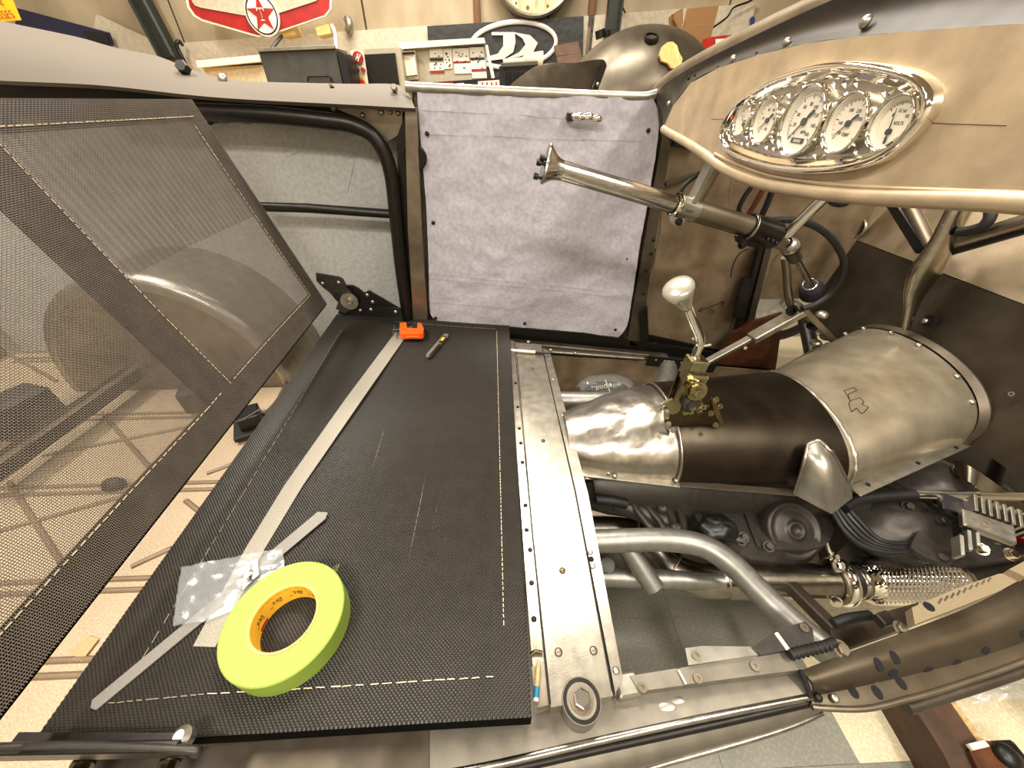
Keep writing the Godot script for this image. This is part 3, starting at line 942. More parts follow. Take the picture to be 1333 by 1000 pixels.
func build_body():
	var st := mb()
	# cream deck rail along the top of the far rear quarter
	var dk := thing("rear_deck_rail", "wide cream primed deck rail with bolts above the reclined mesh seatback", "body panel", Vector3(-1.0, 1.12, -1.33))
	loft2(st, ZZ([-90, 99, 0, 105, 130, 111, 250, 124, 330, 130, 450, 136, 540, 141], -1.26), ZZ([-90, 4, 0, 27, 100, 48, 150, 62, 205, 73, 240, 87, 285, 101, 330, 106, 450, 109, 518, 110, 534, 124], -1.40), 50, 7, Vector3(0, 0.008, 0.012), Vector3(0, -0.008, -0.012))
	obj("rail_skin", st, M.primer, dk)
	for q in [[243, 92, -1.355, 0.016, 0.024], [514, 118, -1.32, 0.009, 0.02]]:
		st = mb(); hexa(st, onZ(q[0], q[1], q[2]), Vector3(0.1, 0.45, 0.9), q[3], q[4], false)
		obj("bolt", st, M.dark_metal if q[0] < 300 else M.steel_bright, dk)
	st = mb(); dome(st, onZ(290, 102, -1.36), Vector3(0.1, 0.4, 0.9), 0.012, 0.009); obj("rivet", st, M.steel_bright, dk)
	st = mb(); tube(st, [onZ(431, 113, -1.375), onZ(433, 116, -1.33)], 0.007, 8); obj("stud", st, M.black, dk)
	# inner quarter panel
	var qp := thing("quarter_panel", "pale grey inner quarter panel with pencil scratches left of the door", "body panel", Vector3(-1.1, 0.33, -1.38))
	st = mb(); box(st, Vector3(-1.12, 0.74, -1.395), Basis(), Vector3(1.72, 0.82, 0.02), 0.004)
	obj("panel_skin", st, M.quarter, qp)
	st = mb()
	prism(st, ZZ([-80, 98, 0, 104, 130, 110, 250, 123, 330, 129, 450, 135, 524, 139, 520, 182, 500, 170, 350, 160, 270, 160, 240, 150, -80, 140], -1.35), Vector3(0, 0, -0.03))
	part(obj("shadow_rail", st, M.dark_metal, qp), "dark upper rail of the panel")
	for q in [[266, 155, 12], [290, 152, 16], [320, 153, 12]]:
		st = mb(); ball(st, onZ(q[0], q[1], -1.335), Basis().scaled(Vector3(0.03, 0.016, 0.012)), 14, 8, 0.1, FastNoiseLite.new())
		obj("weld_blob", st, M.dark_metal, qp)
	for q in [[375, 203, 412, 186], [451, 208, 465, 195], [461, 210, 452, 250], [488, 213, 492, 200]]:
		st = mb(); beam(st, onZ(q[0], q[1], -1.383), onZ(q[2], q[3], -1.383), 0.0015, 0.0012, Vector3(0, 0, 1))
		obj("pencil_scratch", st, M.pencil, qp)
	# bent tube hoop and its rail
	var hp := thing("tube_hoop", "bent dark steel tube hoop framing the grey quarter panel", "tube frame", Vector3(-0.5, 0.4, -1.3))
	st = mb()
	tube(st, spl(ZZ([120, 140, 262, 146, 350, 150, 420, 157, 462, 164, 490, 182, 508, 222, 516, 290, 522, 350, 531, 415], -1.29), 8), 0.021, 16)
	obj("hoop", st, M.dark_metal, hp)
	st = mb(); tube(st, ZZ([330, 269, 400, 271, 515, 279], -1.31), 0.014, 14)
	obj("cross_rail", st, M.dark_metal, hp)
	st = mb()
	prism(st, spl(ZZ([437, 141, 480, 141, 523, 143, 524, 160, 518, 176, 504, 185, 497, 176, 470, 155], -1.315), 1), Vector3(0, 0, -0.008))
	obj("gusset", st, M.steel, hp)
	for q in [[496, 146, 0.008], [508, 146, 0.006], [518, 147, 0.007], [434, 141, 0.007], [472, 150, 0.007]]:
		st = mb(); dome(st, onZ(q[0], q[1], -1.312), Vector3(0, 0, 1), q[2], 0.006); obj("rivet", st, M.steel_bright, hp)
	# lock pillar
	var pl := thing("door_pillar", "grey steel lock pillar strip left of the white papered door", "pillar", Vector3(-0.26, 0.4, -1.3))
	st = mb(); prism(st, ZZ([527, 138, 542, 140, 549, 300, 556, 418, 538, 418, 531, 300], -1.285), Vector3(0, 0, -0.05))
	obj("pillar_face", st, M.steel, pl)
	st = mb(); prism(st, ZZ([516, 180, 527, 150, 531, 300, 540, 418, 530, 418, 523, 330], -1.31), Vector3(0, 0, -0.04))
	obj("pillar_return", st, M.dark_metal, pl)
	st = mb(); prism(st, ZZ([536, 105, 548, 108, 560, 420, 552, 425, 543, 300], -1.34), Vector3(0, 0, -0.02))
	part(obj("gap_seal", st, M.black_matte, pl), "black gap seal beside the door")
	st = mb(); lathe(st, onZ(541, 205, -1.308), Vector3(0, 0, 1), [[0.034, 0], [0.034, 0.012], [0.03, 0.016], [0, 0.016]], 28, false)
	part(obj("latch_disc", st, M.dark_metal, pl), "round dark latch disc")
	build_door()
	build_trunk()
	build_cowl_side()

func build_door():
	var dr := thing("car_door", "car door covered with creased white paper template held by screws", "door", Vector3(0.12, 0.38, -1.33))
	var L := resample(spl(ZZ([543, 119, 546, 164, 551, 225, 555, 275, 558, 349, 559, 400, 562, 412, 570, 420], -1.31), 4), 70)
	var R := resample(spl(ZZ([850, 128, 857, 145, 857.5, 171, 846, 245, 831, 330, 821.5, 397, 816, 424, 805, 439], -1.31), 4), 70)
	var nz := FastNoiseLite.new(); nz.seed = 8; nz.frequency = 5.0; nz.noise_type = FastNoiseLite.TYPE_SIMPLEX; nz.fractal_type = FastNoiseLite.FRACTAL_RIDGED; nz.fractal_octaves = 4
	var n2 := FastNoiseLite.new(); n2.seed = 2; n2.frequency = 3.0
	var rows := []
	for i in 70:
		var row := []
		for k in 70:
			var u := k / 69.0
			var p := (L[i] as Vector3).lerp(R[i], u)
			# the corner of the sheet is cut round
			p.z += 0.0036 * nz.get_noise_2d(p.x * 1.3, p.y) + 0.0075 * n2.get_noise_2d(p.x, p.y * 1.7)
			row.append(p)
		rows.append(row)
	var st := mb(); sheet(st, rows, Vector3(0, 0, -0.0012))
	part(obj("paper_template", st, M.paper, dr), "creased white paper sheet with faint pencil lines")
	st = mb()
	prism(st, ZZ([538, 115, 860, 124, 866, 150, 864, 180, 850, 250, 836, 330, 826, 400, 818, 434, 808, 448, 562, 424, 553, 408, 551, 340], -1.325), Vector3(0, 0, -0.05))
	obj("door_frame", st, M.steel_dark, dr)
	st = mb()
	tube(st, spl(ZZ([528, 113, 560, 115, 700, 121, 820, 126, 846, 125, 862, 119], -1.315), 6), 0.0125, 14, true, false, 0.8)
	part(obj("sill_rail", st, M.steel_bright, dr), "bright rolled rail along the door top")
	for q in [[556, 174], [564, 290], [683, 421], [801, 429], [844, 170], [567, 414]]:
		st = mb(); dome(st, onZ(q[0], q[1], -1.307), Vector3(0, 0, 1), 0.0062, 0.005); obj("screw", st, M.dark_metal, dr)
	for q in [[817, 326], [816, 337]]:
		st = mb(); lathe(st, onZ(q[0], q[1], -1.309), Vector3(0, 0, 1), [[0.0032, 0], [0.0032, 0.003], [0, 0.003]], 10, false); obj("hole", st, M.hole, dr)
	for q in [[548, 143, 740, 153], [552, 174, 838, 184], [833, 190, 818, 300], [818, 300, 797, 380], [560, 356, 797, 380], [558, 362, 800, 386], [824, 188, 802, 372], [561, 393, 760, 410]]:
		st = mb()
		var a := onZ(q[0], q[1], -1.3065); var b := onZ(q[2], q[3], -1.3065)
		beam(st, a, b, 0.0006, 0.0010, Vector3(0, 0, 1))
		obj("pencil_line", st, M.pencil, dr)
	# handle
	var h := thing("door_handle", "small chrome lever handle on the upper right of the papered door", "handle", onZ(765, 157, -1.3))
	st = mb(); box(st, onZ(742, 152, -1.298), Basis(), Vector3(0.018, 0.02, 0.024), 0.002); obj("handle_base", st, M.black, h)
	st = mb()
	tube(st, spl(ZZ([744, 153, 750, 151, 757, 153, 766, 152, 775, 154, 784, 156], -1.28), 6), [0.004, 0.006, 0.007, 0.008, 0.008, 0.0075, 0.007, 0.0075, 0.009, 0.0105, 0.011, 0.011, 0.0105, 0.010, 0.009, 0.009, 0.009, 0.010, 0.0105, 0.0105, 0.010, 0.009, 0.0085, 0.0085, 0.009, 0.0095, 0.0095, 0.009, 0.008, 0.006, 0.002], 12, true, false, 0.8)
	part(obj("lever", st, M.chrome, h), "twisted chrome lever")

func build_trunk():
	var fp := thing("floor_pan", "cream painted rear floor pan with pressed ribs behind the seat", "floor pan", Vector3(-1.15, 0.32, -0.68))
	var st := mb(); box(st, Vector3(-1.18, 0.322, -0.68), Basis(), Vector3(1.65, 0.012, 1.40), 0.003)
	obj("pan_skin", st, M.pan, fp)
	var rib := func(px: Array, r: float, m: Material):
		var s := mb()
		tube(s, YY(px, 0.328), r, 8, true)
		obj("rib", s, m, fp)
	for q in [[270, 617, 310, 602], [242, 652, 262, 668], [172, 738, 224, 714], [56, 594, 253, 555], [133, 538, 197, 611], [14, 463, 75, 497], [12, 628, 80, 732], [0, 692, 164, 646], [0, 540, 60, 505], [385, 500, 402, 488]]:
		rib.call(q, 0.0065, M.pan_rib)
	for p in [[264, 633], [162, 761], [73, 870], [352, 538], [402, 462]]:
		var z := onY(p[0], p[1], 0.328).z
		for dz in [-0.012, 0.012]:
			st = mb(); tube(st, [Vector3(-1.95, 0.328, z + dz), Vector3(-0.4, 0.328, z + dz)], 0.006, 8); obj("rib", st, M.pan_rib, fp)
	st = mb(); prism(st, YY([92, 848, 116, 828, 129, 832, 106, 862], 0.3315), Vector3(0, 0.001, 0))
	tag(obj("tape_patch", st, M.card), "small brown tape patch stuck on the cream rear floor", "tape")
	# things lying in the back
	st = mb()
	beam(st, onY(-30, 628, 0.40), onY(221, 453, 0.40), 0.045, 0.05)
	var bar := tag(obj("cross_bar", st, M.dark_metal), "dark square bar crossing the rear floor behind the mesh seatback", "bar")
	st = mb()
	beam(st, onY(-30, 622, 0.428), onY(215, 452, 0.428), 0.02, 0.004)
	part(obj("bar_edge", st, M.steel, bar), "shiny worn top of the bar")
	st = mb(); beam(st, onY(-30, 560, 0.41), onY(62, 514, 0.41), 0.10, 0.10)
	tag(obj("battery_box", st, M.rubber), "long black box lying on the rear floor, seen through the mesh", "box")
	var bx := thing("relay_box", "small black box with cables between seatback and cushion", "box", onY(326, 545, 0.34))
	st = mb(); box(st, onY(326, 545, 0.37), Basis(Vector3.UP, 0.5), Vector3(0.06, 0.06, 0.07), 0.004); obj("box_body", st, M.black, bx)
	st = mb(); box(st, onY(322, 558, 0.345), Basis(Vector3.UP, 0.5), Vector3(0.07, 0.018, 0.09), 0.003); obj("box_foot", st, M.rubber, bx)
	st = mb(); tube(st, [onY(318, 545, 0.404), onY(338, 533, 0.404)], 0.0015, 6); obj("scribe_line", st, M.thread_dim, bx)
	st = mb(); tube(st, spl([onY(343, 540, 0.37), onY(352, 532, 0.36), onY(362, 520, 0.345), onY(372, 500, 0.345)], 5), 0.006, 8); obj("cable", st, M.steel, bx)
	st = mb(); box(st, onY(255, 515, 0.38), Basis(Vector3.UP, 0.4), Vector3(0.07, 0.09, 0.09), 0.01)
	tag(obj("pump_block", st, M.rubber), "small dark block behind the lower far corner of the seatback", "block")
	st = mb(); ball(st, onY(148, 631, 0.34), Basis().scaled(Vector3(0.03, 0.02, 0.02)), 12, 8)
	tag(obj("dark_lump", st, M.rubber), "small dark lump on a pressed rib of the rear floor", "lump")
	# wheel tub
	var wt := thing("wheel_tub", "rounded grey steel wheel tub seen dimly through the seatback mesh", "wheel tub", Vector3(-1.15, 0.328, -1.2))
	var rows := []
	for i in 25:
		var a := PI * i / 24.0
		var row := []
		for q in [[1.0, -1.384], [1.0, -1.14], [0.985, -1.115], [0.95, -1.105], [0.9, -1.105]]:
			row.append(Vector3(-1.15 + cos(a) * 0.40 * q[0], 0.334 + sin(a) * 0.42 * q[0], q[1]))
		rows.append(row)
	st = mb(); sheet(st, rows, Vector3(0, -0.004, -0.004)); obj("tub_arch", st, M.steel_bright, wt)
	var fan := []
	for i in 25:
		var a := PI * i / 24.0
		fan.append(Vector3(-1.15 + cos(a) * 0.36, 0.334 + sin(a) * 0.378, -1.105))
	st = mb(); prism(st, fan, Vector3(0, 0, -0.006)); obj("tub_face", st, M.steel, wt)
	st = mb(); box(st, Vector3(-2.03, 0.72, -0.68), Basis(Vector3.FORWARD, 0.0), Vector3(0.02, 0.78, 1.38), 0.004)
	tag(obj("rear_bulkhead", st, M.steel), "tall grey steel rear bulkhead closing the back of the car", "body panel")

func build_cowl_side():
	var st := mb()
	# hinge pillar
	var hp := thing("hinge_pillar", "narrow dark steel hinge pillar right of the papered door", "pillar", Vector3(0.5, 0.38, -1.3))
	prism(st, ZZ([856, 130, 872, 150, 872, 196, 852, 320, 834, 450, 816, 450, 838, 320, 862, 180], -1.30), Vector3(0, 0, -0.05))
	obj("pillar_face", st, M.steel_dark, hp)
	st = mb(); prism(st, ZZ([852, 128, 860, 130, 864, 180, 840, 322, 822, 440, 814, 450, 806, 448, 826, 400, 846, 290, 861, 185], -1.318), Vector3(0, 0, -0.02))
	part(obj("door_gap", st, M.black_matte, hp), "black gap along the door edge")
	for q in [[848, 330], [851, 312], [836, 418], [838, 382], [842, 352], [836, 440]]:
		st = mb(); dome(st, onZ(q[0], q[1], -1.297), Vector3(0, 0, 1), 0.006, 0.004); obj("rivet", st, M.dark_metal, hp)
	st = mb(); prism(st, ZZ([832, 408, 842, 398, 844, 440, 834, 446], -1.295), Vector3(0, 0, 0.006)); obj("hinge_leaf", st, M.dark_metal, hp)
	# kick panel
	var kp := thing("kick_panel", "flat grey steel kick panel with a penned arrow under the dash", "body panel", Vector3(0.8, 0.36, -1.34))
	st = mb(); prism(st, ZZ([866, 160, 960, 200, 1075, 240, 1040, 300, 1003, 340, 984, 400, 964, 474, 842, 464, 834, 440, 860, 300], -1.345), Vector3(0, 0, -0.012))
	obj("panel_skin", st, M.kick, kp)
	st = mb(); prism(st, ZZ([843, 436, 962, 462, 962, 474, 842, 462], -1.335), Vector3(0, 0, -0.012)); obj("lower_flange", st, M.dark_metal, kp)
	for k in 8:
		st = mb(); lathe(st, onZ(852 + k * 14, 446 + k * 3.2, -1.334), Vector3(0, 0, 1), [[0.005, 0], [0.005, 0.003], [0, 0.003]], 10, false); obj("hole", st, M.hole, kp)
	st = mb(); prism(st, ZZ([872, 178, 905, 186, 905, 196, 872, 190], -1.325), Vector3(0, 0, -0.012)); obj("upper_bracket", st, M.dark_metal, kp)
	for q in [[878, 185], [873, 184]]:
		st = mb(); hexa(st, onZ(q[0], q[1], -1.322), Vector3(0, 0, 1), 0.006, 0.006); obj("bolt", st, M.dark_metal, kp)
	st = mb(); beam(st, onZ(866, 240, -1.335), onZ(925, 222, -1.335), 0.012, 0.012, Vector3(0, 0, 1)); obj("stiffener", st, M.steel_dark, kp)
	st = mb()
	for q in [[909, 405, 943, 393], [909, 405, 914, 400], [909, 405, 915, 406], [943, 393, 937, 393], [943, 393, 939, 398]]:
		beam(st, onZ(q[0], q[1], -1.343), onZ(q[2], q[3], -1.343), 0.002, 0.002, Vector3(0, 0, 1))
	part(obj("pen_arrow", st, M.ink, kp), "black penned double arrow")
	var a := onZ(927, 406, -1.342)
	text("15°", a, onZ(935, 411, -1.342) - a, Vector3(0.3, 1, 0), 0.02, M.ink, kp, "pen_note")
	st = mb(); lathe(st, onZ(902, 441, -1.343), Vector3(0, 0, 1), [[0.006, 0], [0.006, 0.003], [0, 0.003]], 14, false); part(obj("bright_hole", st, M.white, kp), "small bright hole")
	# dark cowl side ahead of the kick panel
	st = mb(); box(st, Vector3(1.17, 0.88, -1.36), Basis(), Vector3(0.28, 0.70, 0.02), 0.004)
	tag(obj("shaded_bulkhead", st, M.kick), "dark cowl side panel in the shade between kick panel and firewall", "body panel")
	# upright rails with a hinge and rusty kick plate
	var ur := thing("upright_rail", "dark upright channel with rusty foot beside the kick panel", "rail", Vector3(0.85, 0.36, -1.3))
	st = mb(); prism(st, ZZ([990, 318, 996, 318, 962, 440, 955, 440], -1.30), Vector3(0, 0, -0.02)); obj("channel_side", st, M.dark_metal, ur)
	st = mb(); prism(st, ZZ([998, 318, 1006, 318, 976, 440, 968, 440], -1.30), Vector3(0, 0, -0.03)); obj("channel_side", st, M.steel_dark, ur)
	st = mb(); prism(st, ZZ([968, 364, 978, 362, 970, 412, 956, 414], -1.285), Vector3(0, 0, -0.02)); obj("hinge_block", st, M.black, ur)
	st = mb(); prism(st, ZZ([955, 434, 978, 420, 1020, 408, 1010, 480, 930, 474], -1.29), Vector3(0, 0, -0.015)); part(obj("rusty_foot", st, M.rust, ur), "rusty brown foot plate")
	st = mb(); lathe(st, onZ(970, 453, -1.288), Vector3(0, 0, 1), [[0.007, 0], [0.007, 0.003], [0, 0.003]], 14, false); part(obj("bright_hole", st, M.white, ur), "white hole")
	# far rocker rails
	var fs := thing("far_sill", "far rocker sill rails with rivets below the papered door", "sill", Vector3(0.4, 0.36, -1.28))
	st = mb(); prism(st, ZZ([630, 424, 760, 434, 880, 452, 1010, 470, 1010, 560, 640, 560], -1.30), Vector3(0, 0, -0.01)); part(obj("sill_web", st, M.dark_metal, fs), "dark web behind the rails")
	st = mb(); beam(st, onZ(655, 446, -1.27), onZ(868, 466, -1.27), 0.03, 0.03); obj("rail", st, M.steel_dark, fs)
	st = mb(); beam(st, onZ(700, 456, -1.25), onZ(838, 466, -1.25), 0.02, 0.008); part(obj("rail_lip", st, M.steel_bright, fs), "bright lip of the rail")
	st = mb(); beam(st, onZ(842, 468, -1.26), onZ(930, 478, -1.26), 0.02, 0.05); obj("rail", st, M.dark_metal, fs)
	for k in 7:
		st = mb(); dome(st, onZ(854 + k * 11, 469 + k * 1.2, -1.248), Vector3(0, 0, 1), 0.006, 0.004); obj("rivet", st, M.steel, fs)
	for q in [[749, 460], [690, 453], [717, 456]]:
		st = mb(); dome(st, onZ(q[0], q[1], -1.238), Vector3(0, 0.5, 1), 0.007, 0.005); obj("rivet", st, M.steel_bright, fs)
	st = mb()
	prism(st, ZZ([714, 463, 840, 470, 1012, 485, 1012, 590, 720, 590], -1.255), Vector3(0, 0, -0.01))
	tag(obj("side_floor_sheet", st, M.kick), "dark sheet floor side behind the tunnel and bent tube", "body panel")


# ------------------------------------------------------------------ seat
# woven cloth over S(u, v): threads pass over and under each other
func weave(st: SurfaceTool, S: Callable, nu: int, nv: int, wu: float, wv: float, lift: float):
	var P := []
	var N := Vector3.ZERO
	for i in nu + 1:
		var row := []
		for j in nv + 1: row.append(S.call(i / float(nu), j / float(nv)))
		P.append(row)
	for i in nu:
		for j in nv:
			var a: Vector3 = P[i][j]
			var b: Vector3 = P[i + 1][j]
			var c: Vector3 = P[i][j + 1]
			var eu := b - a
			var ev := c - a
			N = ev.cross(eu).normalized()
			var s := 1.0 if (i + j) % 2 == 0 else -1.0
			# thread running along v
			var hw := eu * wu * 0.5
			quad(st, a - hw + N * lift * s, a + hw + N * lift * s, c + hw - N * lift * s, c - hw - N * lift * s)
			# thread running along u
			var hv := ev * wv * 0.5
			quad(st, a - hv - N * lift * s, b - hv + N * lift * s, b + hv + N * lift * s, a + hv - N * lift * s)

func bil(A: Vector3, B: Vector3, C: Vector3, D: Vector3, u: float, v: float) -> Vector3:
	return A.lerp(B, u).lerp(D.lerp(C, u), v)

func build_seat():
	# cushion: rear-far, front-far, front-near, rear-near
	var A := onY(439, 409, 0.50)
	var B := onY(663, 424, 0.50)
	var C := onY(692, 934, 0.50)
	var D := onY(40, 972, 0.50)
	var cu := thing("seat_cushion", "flat black woven mesh bench seat cushion with pale stitching, tape roll on it", "seat", Vector3(-0.3, 0.43, -0.7))
	var S := func(u: float, v: float) -> Vector3:
		return bil(A, B, C, D, u, v) + Vector3(0, -0.010 * sin(PI * u) * sin(PI * v) + 0.0025 * sin(u * 5 + v * 9) * sin(PI * u), 0)
	var scuffs := mb()
	for q in [[600, 610, 548, 838], [604, 612, 552, 800], [640, 500, 632, 560], [566, 560, 520, 790], [585, 590, 560, 700], [625, 570, 612, 640], [300, 690, 268, 745], [640, 620, 628, 700], [500, 560, 460, 690]]:
		var pp := []
		for i in 8:
			var e := i / 7.0
			pp.append(onY(lerpf(q[0], q[2], e), lerpf(q[1], q[3], e), 0.4925))
		stitches(scuffs, pp, Vector3.UP, 0.012, 0.9, 0.0009)
	stuff(part(obj("scuff_threads", scuffs, M.thread_dim, cu), "pale scuffed threads"))
	var S2 := func(u: float, v: float) -> Vector3: return S.call(u, v) - Vector3(0, 0.0045, 0)
	var st := mb()
	weave(st, S, 216, 384, 0.80, 0.72, 0.0006)
	stuff(obj("mesh_cover", st, M.mesh, cu))
	# dark doubled cloth and frame below
	var rows := []
	for i in 13:
		var row := []
		for j in 25: row.append(S2.call(i / 12.0, j / 24.0))
		rows.append(row)
	st = mb(); sheet(st, rows, Vector3(0, -0.035, 0))
	obj("cushion_base", st, M.mesh_under, cu)
	# folded hems
	for h in [[0.0, 0.0, 0.075, 1.0], [0.925, 0.0, 1.0, 1.0], [0.075, 0.0, 0.925, 0.03], [0.075, 0.962, 0.925, 1.0]]:
		rows = []
		for i in 5:
			var row := []
			for j in 31: row.append(S.call(lerpf(h[0], h[2], i / 4.0), lerpf(h[1], h[3], j / 30.0)) - Vector3(0, 0.0009, 0))
			rows.append(row)
		st = mb(); sheet(st, rows, Vector3(0, -0.003, 0))
		obj("hem", st, M.mesh_under, cu)
	var seam := func(a: Array, m: Material, n: float):
		var pts := []
		for i in 12: pts.append(S.call(lerpf(a[0], a[2], i / 11.0), lerpf(a[1], a[3], i / 11.0)) + Vector3(0, 0.0012, 0))
		var s := mb(); stitches(s, pts, Vector3.UP, n, 0.75, 0.0013)
		stuff(obj("stitching", s, m, cu))
	seam.call([0.93, 0.045, 0.945, 0.90], M.thread, 0.0085)
	seam.call([0.30, 0.962, 0.93, 0.958], M.thread, 0.015)
	seam.call([0.10, 0.967, 0.30, 0.962], M.thread_dim, 0.015)
	seam.call([0.085, 0.1, 0.115, 0.93], M.thread_dim, 0.02)
	seam.call([0.35, 0.028, 0.93, 0.03], M.thread_dim, 0.013)
	# seatback: lower edge, upper edge
	var sb := thing("seatback", "tall reclined black mesh seatback with white stitched seams, rear floor showing through", "seat", Vector3(-0.66, 0.55, -0.6))
	var b0 := Vector3(-0.598, 0.602, -1.22)
	var b1 := Vector3(-0.600, 0.578, 0.02)
	var t0 := Vector3(-0.770, 1.163, -1.22)
	var t1 := Vector3(-0.772, 1.163, 0.02)
	var K := func(u: float, v: float) -> Vector3:   # u from top to bottom, v from far to near
		var p := bil(t0, b0, b1, t1, u, v)
		return p + Vector3(-0.012, 0, 0) * sin(PI * clampf(u, 0, 1)) * sin(PI * fmod(v * 2.0, 1.0))
	st = mb()
	weave(st, K, 196, 404, 0.37, 0.35, 0.0005)
	stuff(obj("mesh_cover", st, M.mesh_back, sb))
	var nrm := (b0 - t0).cross(t1 - t0).normalized()
	if nrm.x < 0: nrm = -nrm
	var vz := func(z: float) -> float: return (z + 1.22) / 1.24
	var vc: float = vz.call(-0.70)
	# doubled cloth: top, bottom, far edge, centre
	for h in [[0.0, 0.0, 0.075, 1.0], [0.895, 0.0, 1.0, 1.0], [0.075, 0.0, 0.895, 0.042], [0.075, vc - 0.005, 0.895, vc + 0.062]]:
		rows = []
		for i in 9:
			var row := []
			for j in 41: row.append(K.call(lerpf(h[0], h[2], i / 8.0), lerpf(h[1], h[3], j / 40.0)) - nrm * 0.0022)
			rows.append(row)
		st = mb(); sheet(st, rows, -nrm * 0.004)
		obj("hem", st, M.mesh_under, sb)
	# second, backing layer of cloth over the upper far panel
	st = mb()
	var K2 := func(u: float, v: float) -> Vector3: return K.call(0.07 + u * 0.40, 0.04 + v * (vc - 0.045)) - nrm * 0.006
	weave(st, K2, 78, 125, 0.42, 0.42, 0.0005)
	stuff(obj("mesh_backing", st, M.mesh_back, sb))
	st = mb(); tube(st, [K.call(1.0, 0.0) - nrm * 0.008, K.call(1.0, 1.0) - nrm * 0.008], 0.006, 10)
	obj("edge_roll", st, M.mesh_under, sb)
	st = mb(); tube(st, [K.call(0.0, 0.0) - nrm * 0.008, K.call(0.0, 1.0) - nrm * 0.008], 0.005, 10)
	obj("edge_roll", st, M.mesh_under, sb)
	st = mb(); tube(st, [K.call(0.0, 0.0) - nrm * 0.008, K.call(1.0, 0.0) - nrm * 0.008], 0.005, 10)
	obj("edge_roll", st, M.mesh_under, sb)
	var seam2 := func(a: Array, n: float):
		var pts := []
		for i in 14: pts.append(K.call(lerpf(a[0], a[2], i / 13.0), lerpf(a[1], a[3], i / 13.0)) + nrm * 0.0014)
		var s := mb(); stitches(s, pts, nrm, n, 0.78, 0.0013)
		stuff(obj("stitching", s, M.thread, sb))
	seam2.call([0.09, 0.045, 0.90, 0.045], 0.010)
	seam2.call([0.90, 0.045, 0.90, vc - 0.012], 0.011)
	seam2.call([0.0, vc, 0.91, vc], 0.010)
	seam2.call([0.90, vc + 0.03, 0.90, 1.0], 0.013)
	seam2.call([0.06, 0.03, 0.06, 1.0], 0.011)
	# recliner at the far corner
	var rc := thing("seat_recliner", "dark steel recliner hinge joining seatback and cushion at the far corner", "hinge", onZ(455, 395, -1.245))
	st = mb(); prism(st, spl(ZZ([411, 356, 441, 361, 446, 364, 452, 376, 458, 382, 466, 390, 464, 400, 456, 404, 448, 408, 437, 402, 440, 394, 430, 382, 420, 374, 412, 366], -1.235), 1), Vector3(0, 0, -0.008)); obj("upper_arm", st, M.cast, rc)
	st = mb(); prism(st, ZZ([450, 372, 458, 372, 466, 376, 473, 382, 480, 379, 516, 400, 522, 404, 522, 413, 480, 412, 448, 411, 440, 408, 444, 396], -1.25), Vector3(0, 0, -0.01)); obj("lower_plate", st, M.dark_metal, rc)
	st = mb(); prism(st, ZZ([478, 399, 520, 402, 523, 408, 523, 414, 474, 412], -1.235), Vector3(0, 0, -0.01)); obj("slot_bracket", st, M.black, rc)
	st = mb(); lathe(st, onZ(455, 392, -1.235), Vector3(0, 0, 1), [[0.03, 0], [0.03, 0.004], [0.012, 0.004], [0.012, 0.012], [0.006, 0.012], [0.006, 0.006], [0, 0.006]], 28, false); part(obj("pivot", st, M.steel_bright, rc), "bright round pivot")
	st = mb(); lathe(st, onZ(439.5, 386, -1.2345), Vector3(0, 0, 1), [[0.014, 0], [0.014, 0.002], [0, 0.002]], 18, false); obj("slot", st, M.hole, rc)
	for q in [[441, 368, -1.232], [478, 384, -1.248], [485, 393, -1.248], [469, 404, -1.248], [483, 403, -1.232], [515, 406, -1.232], [420, 369, -1.232]]:
		st = mb(); dome(st, onZ(q[0], q[1], q[2]), Vector3(0, 0, 1), 0.0065, 0.005); obj("rivet", st, M.steel_bright, rc)
	# black hinge bar at the near side
	var nb := thing("seat_hinge_bar", "flat black hinge bar with bolts along the near cushion edge, bottom left", "bar", Vector3(-0.55, 0.44, -0.1))
	st = mb(); beam(st, onY(-40, 980, 0.515), onY(240, 975, 0.515), 0.012, 0.035); obj("bar", st, M.dark_metal, nb)
	st = mb(); tube(st, spl([onY(-40, 975, 0.53), onY(100, 971, 0.53), onY(245, 976, 0.528), onY(253, 981, 0.52)], 5), 0.005, 8); obj("bar_edge", st, M.cast, nb)
	for q in [[110, 992, 0.47], [222, 990, 0.47]]:
		st = mb(); hexa(st, onY(q[0], q[1], q[2]), Vector3(0.2, 0.2, 1), 0.009, 0.02); obj("bolt", st, M.gold_dark, nb)
	st = mb(); lathe(st, onY(242, 962, 0.512), Vector3(0, 1, 0), [[0.012, 0], [0.012, 0.012], [0.006, 0.018], [0, 0.018]], 14, false); part(obj("pin", st, M.steel_bright, nb), "shiny pin end")
	st = mb(); beam(st, onY(20, 962, 0.512), onY(232, 962, 0.512), 0.012, 0.006); obj("rod", st, M.dark_metal, nb)


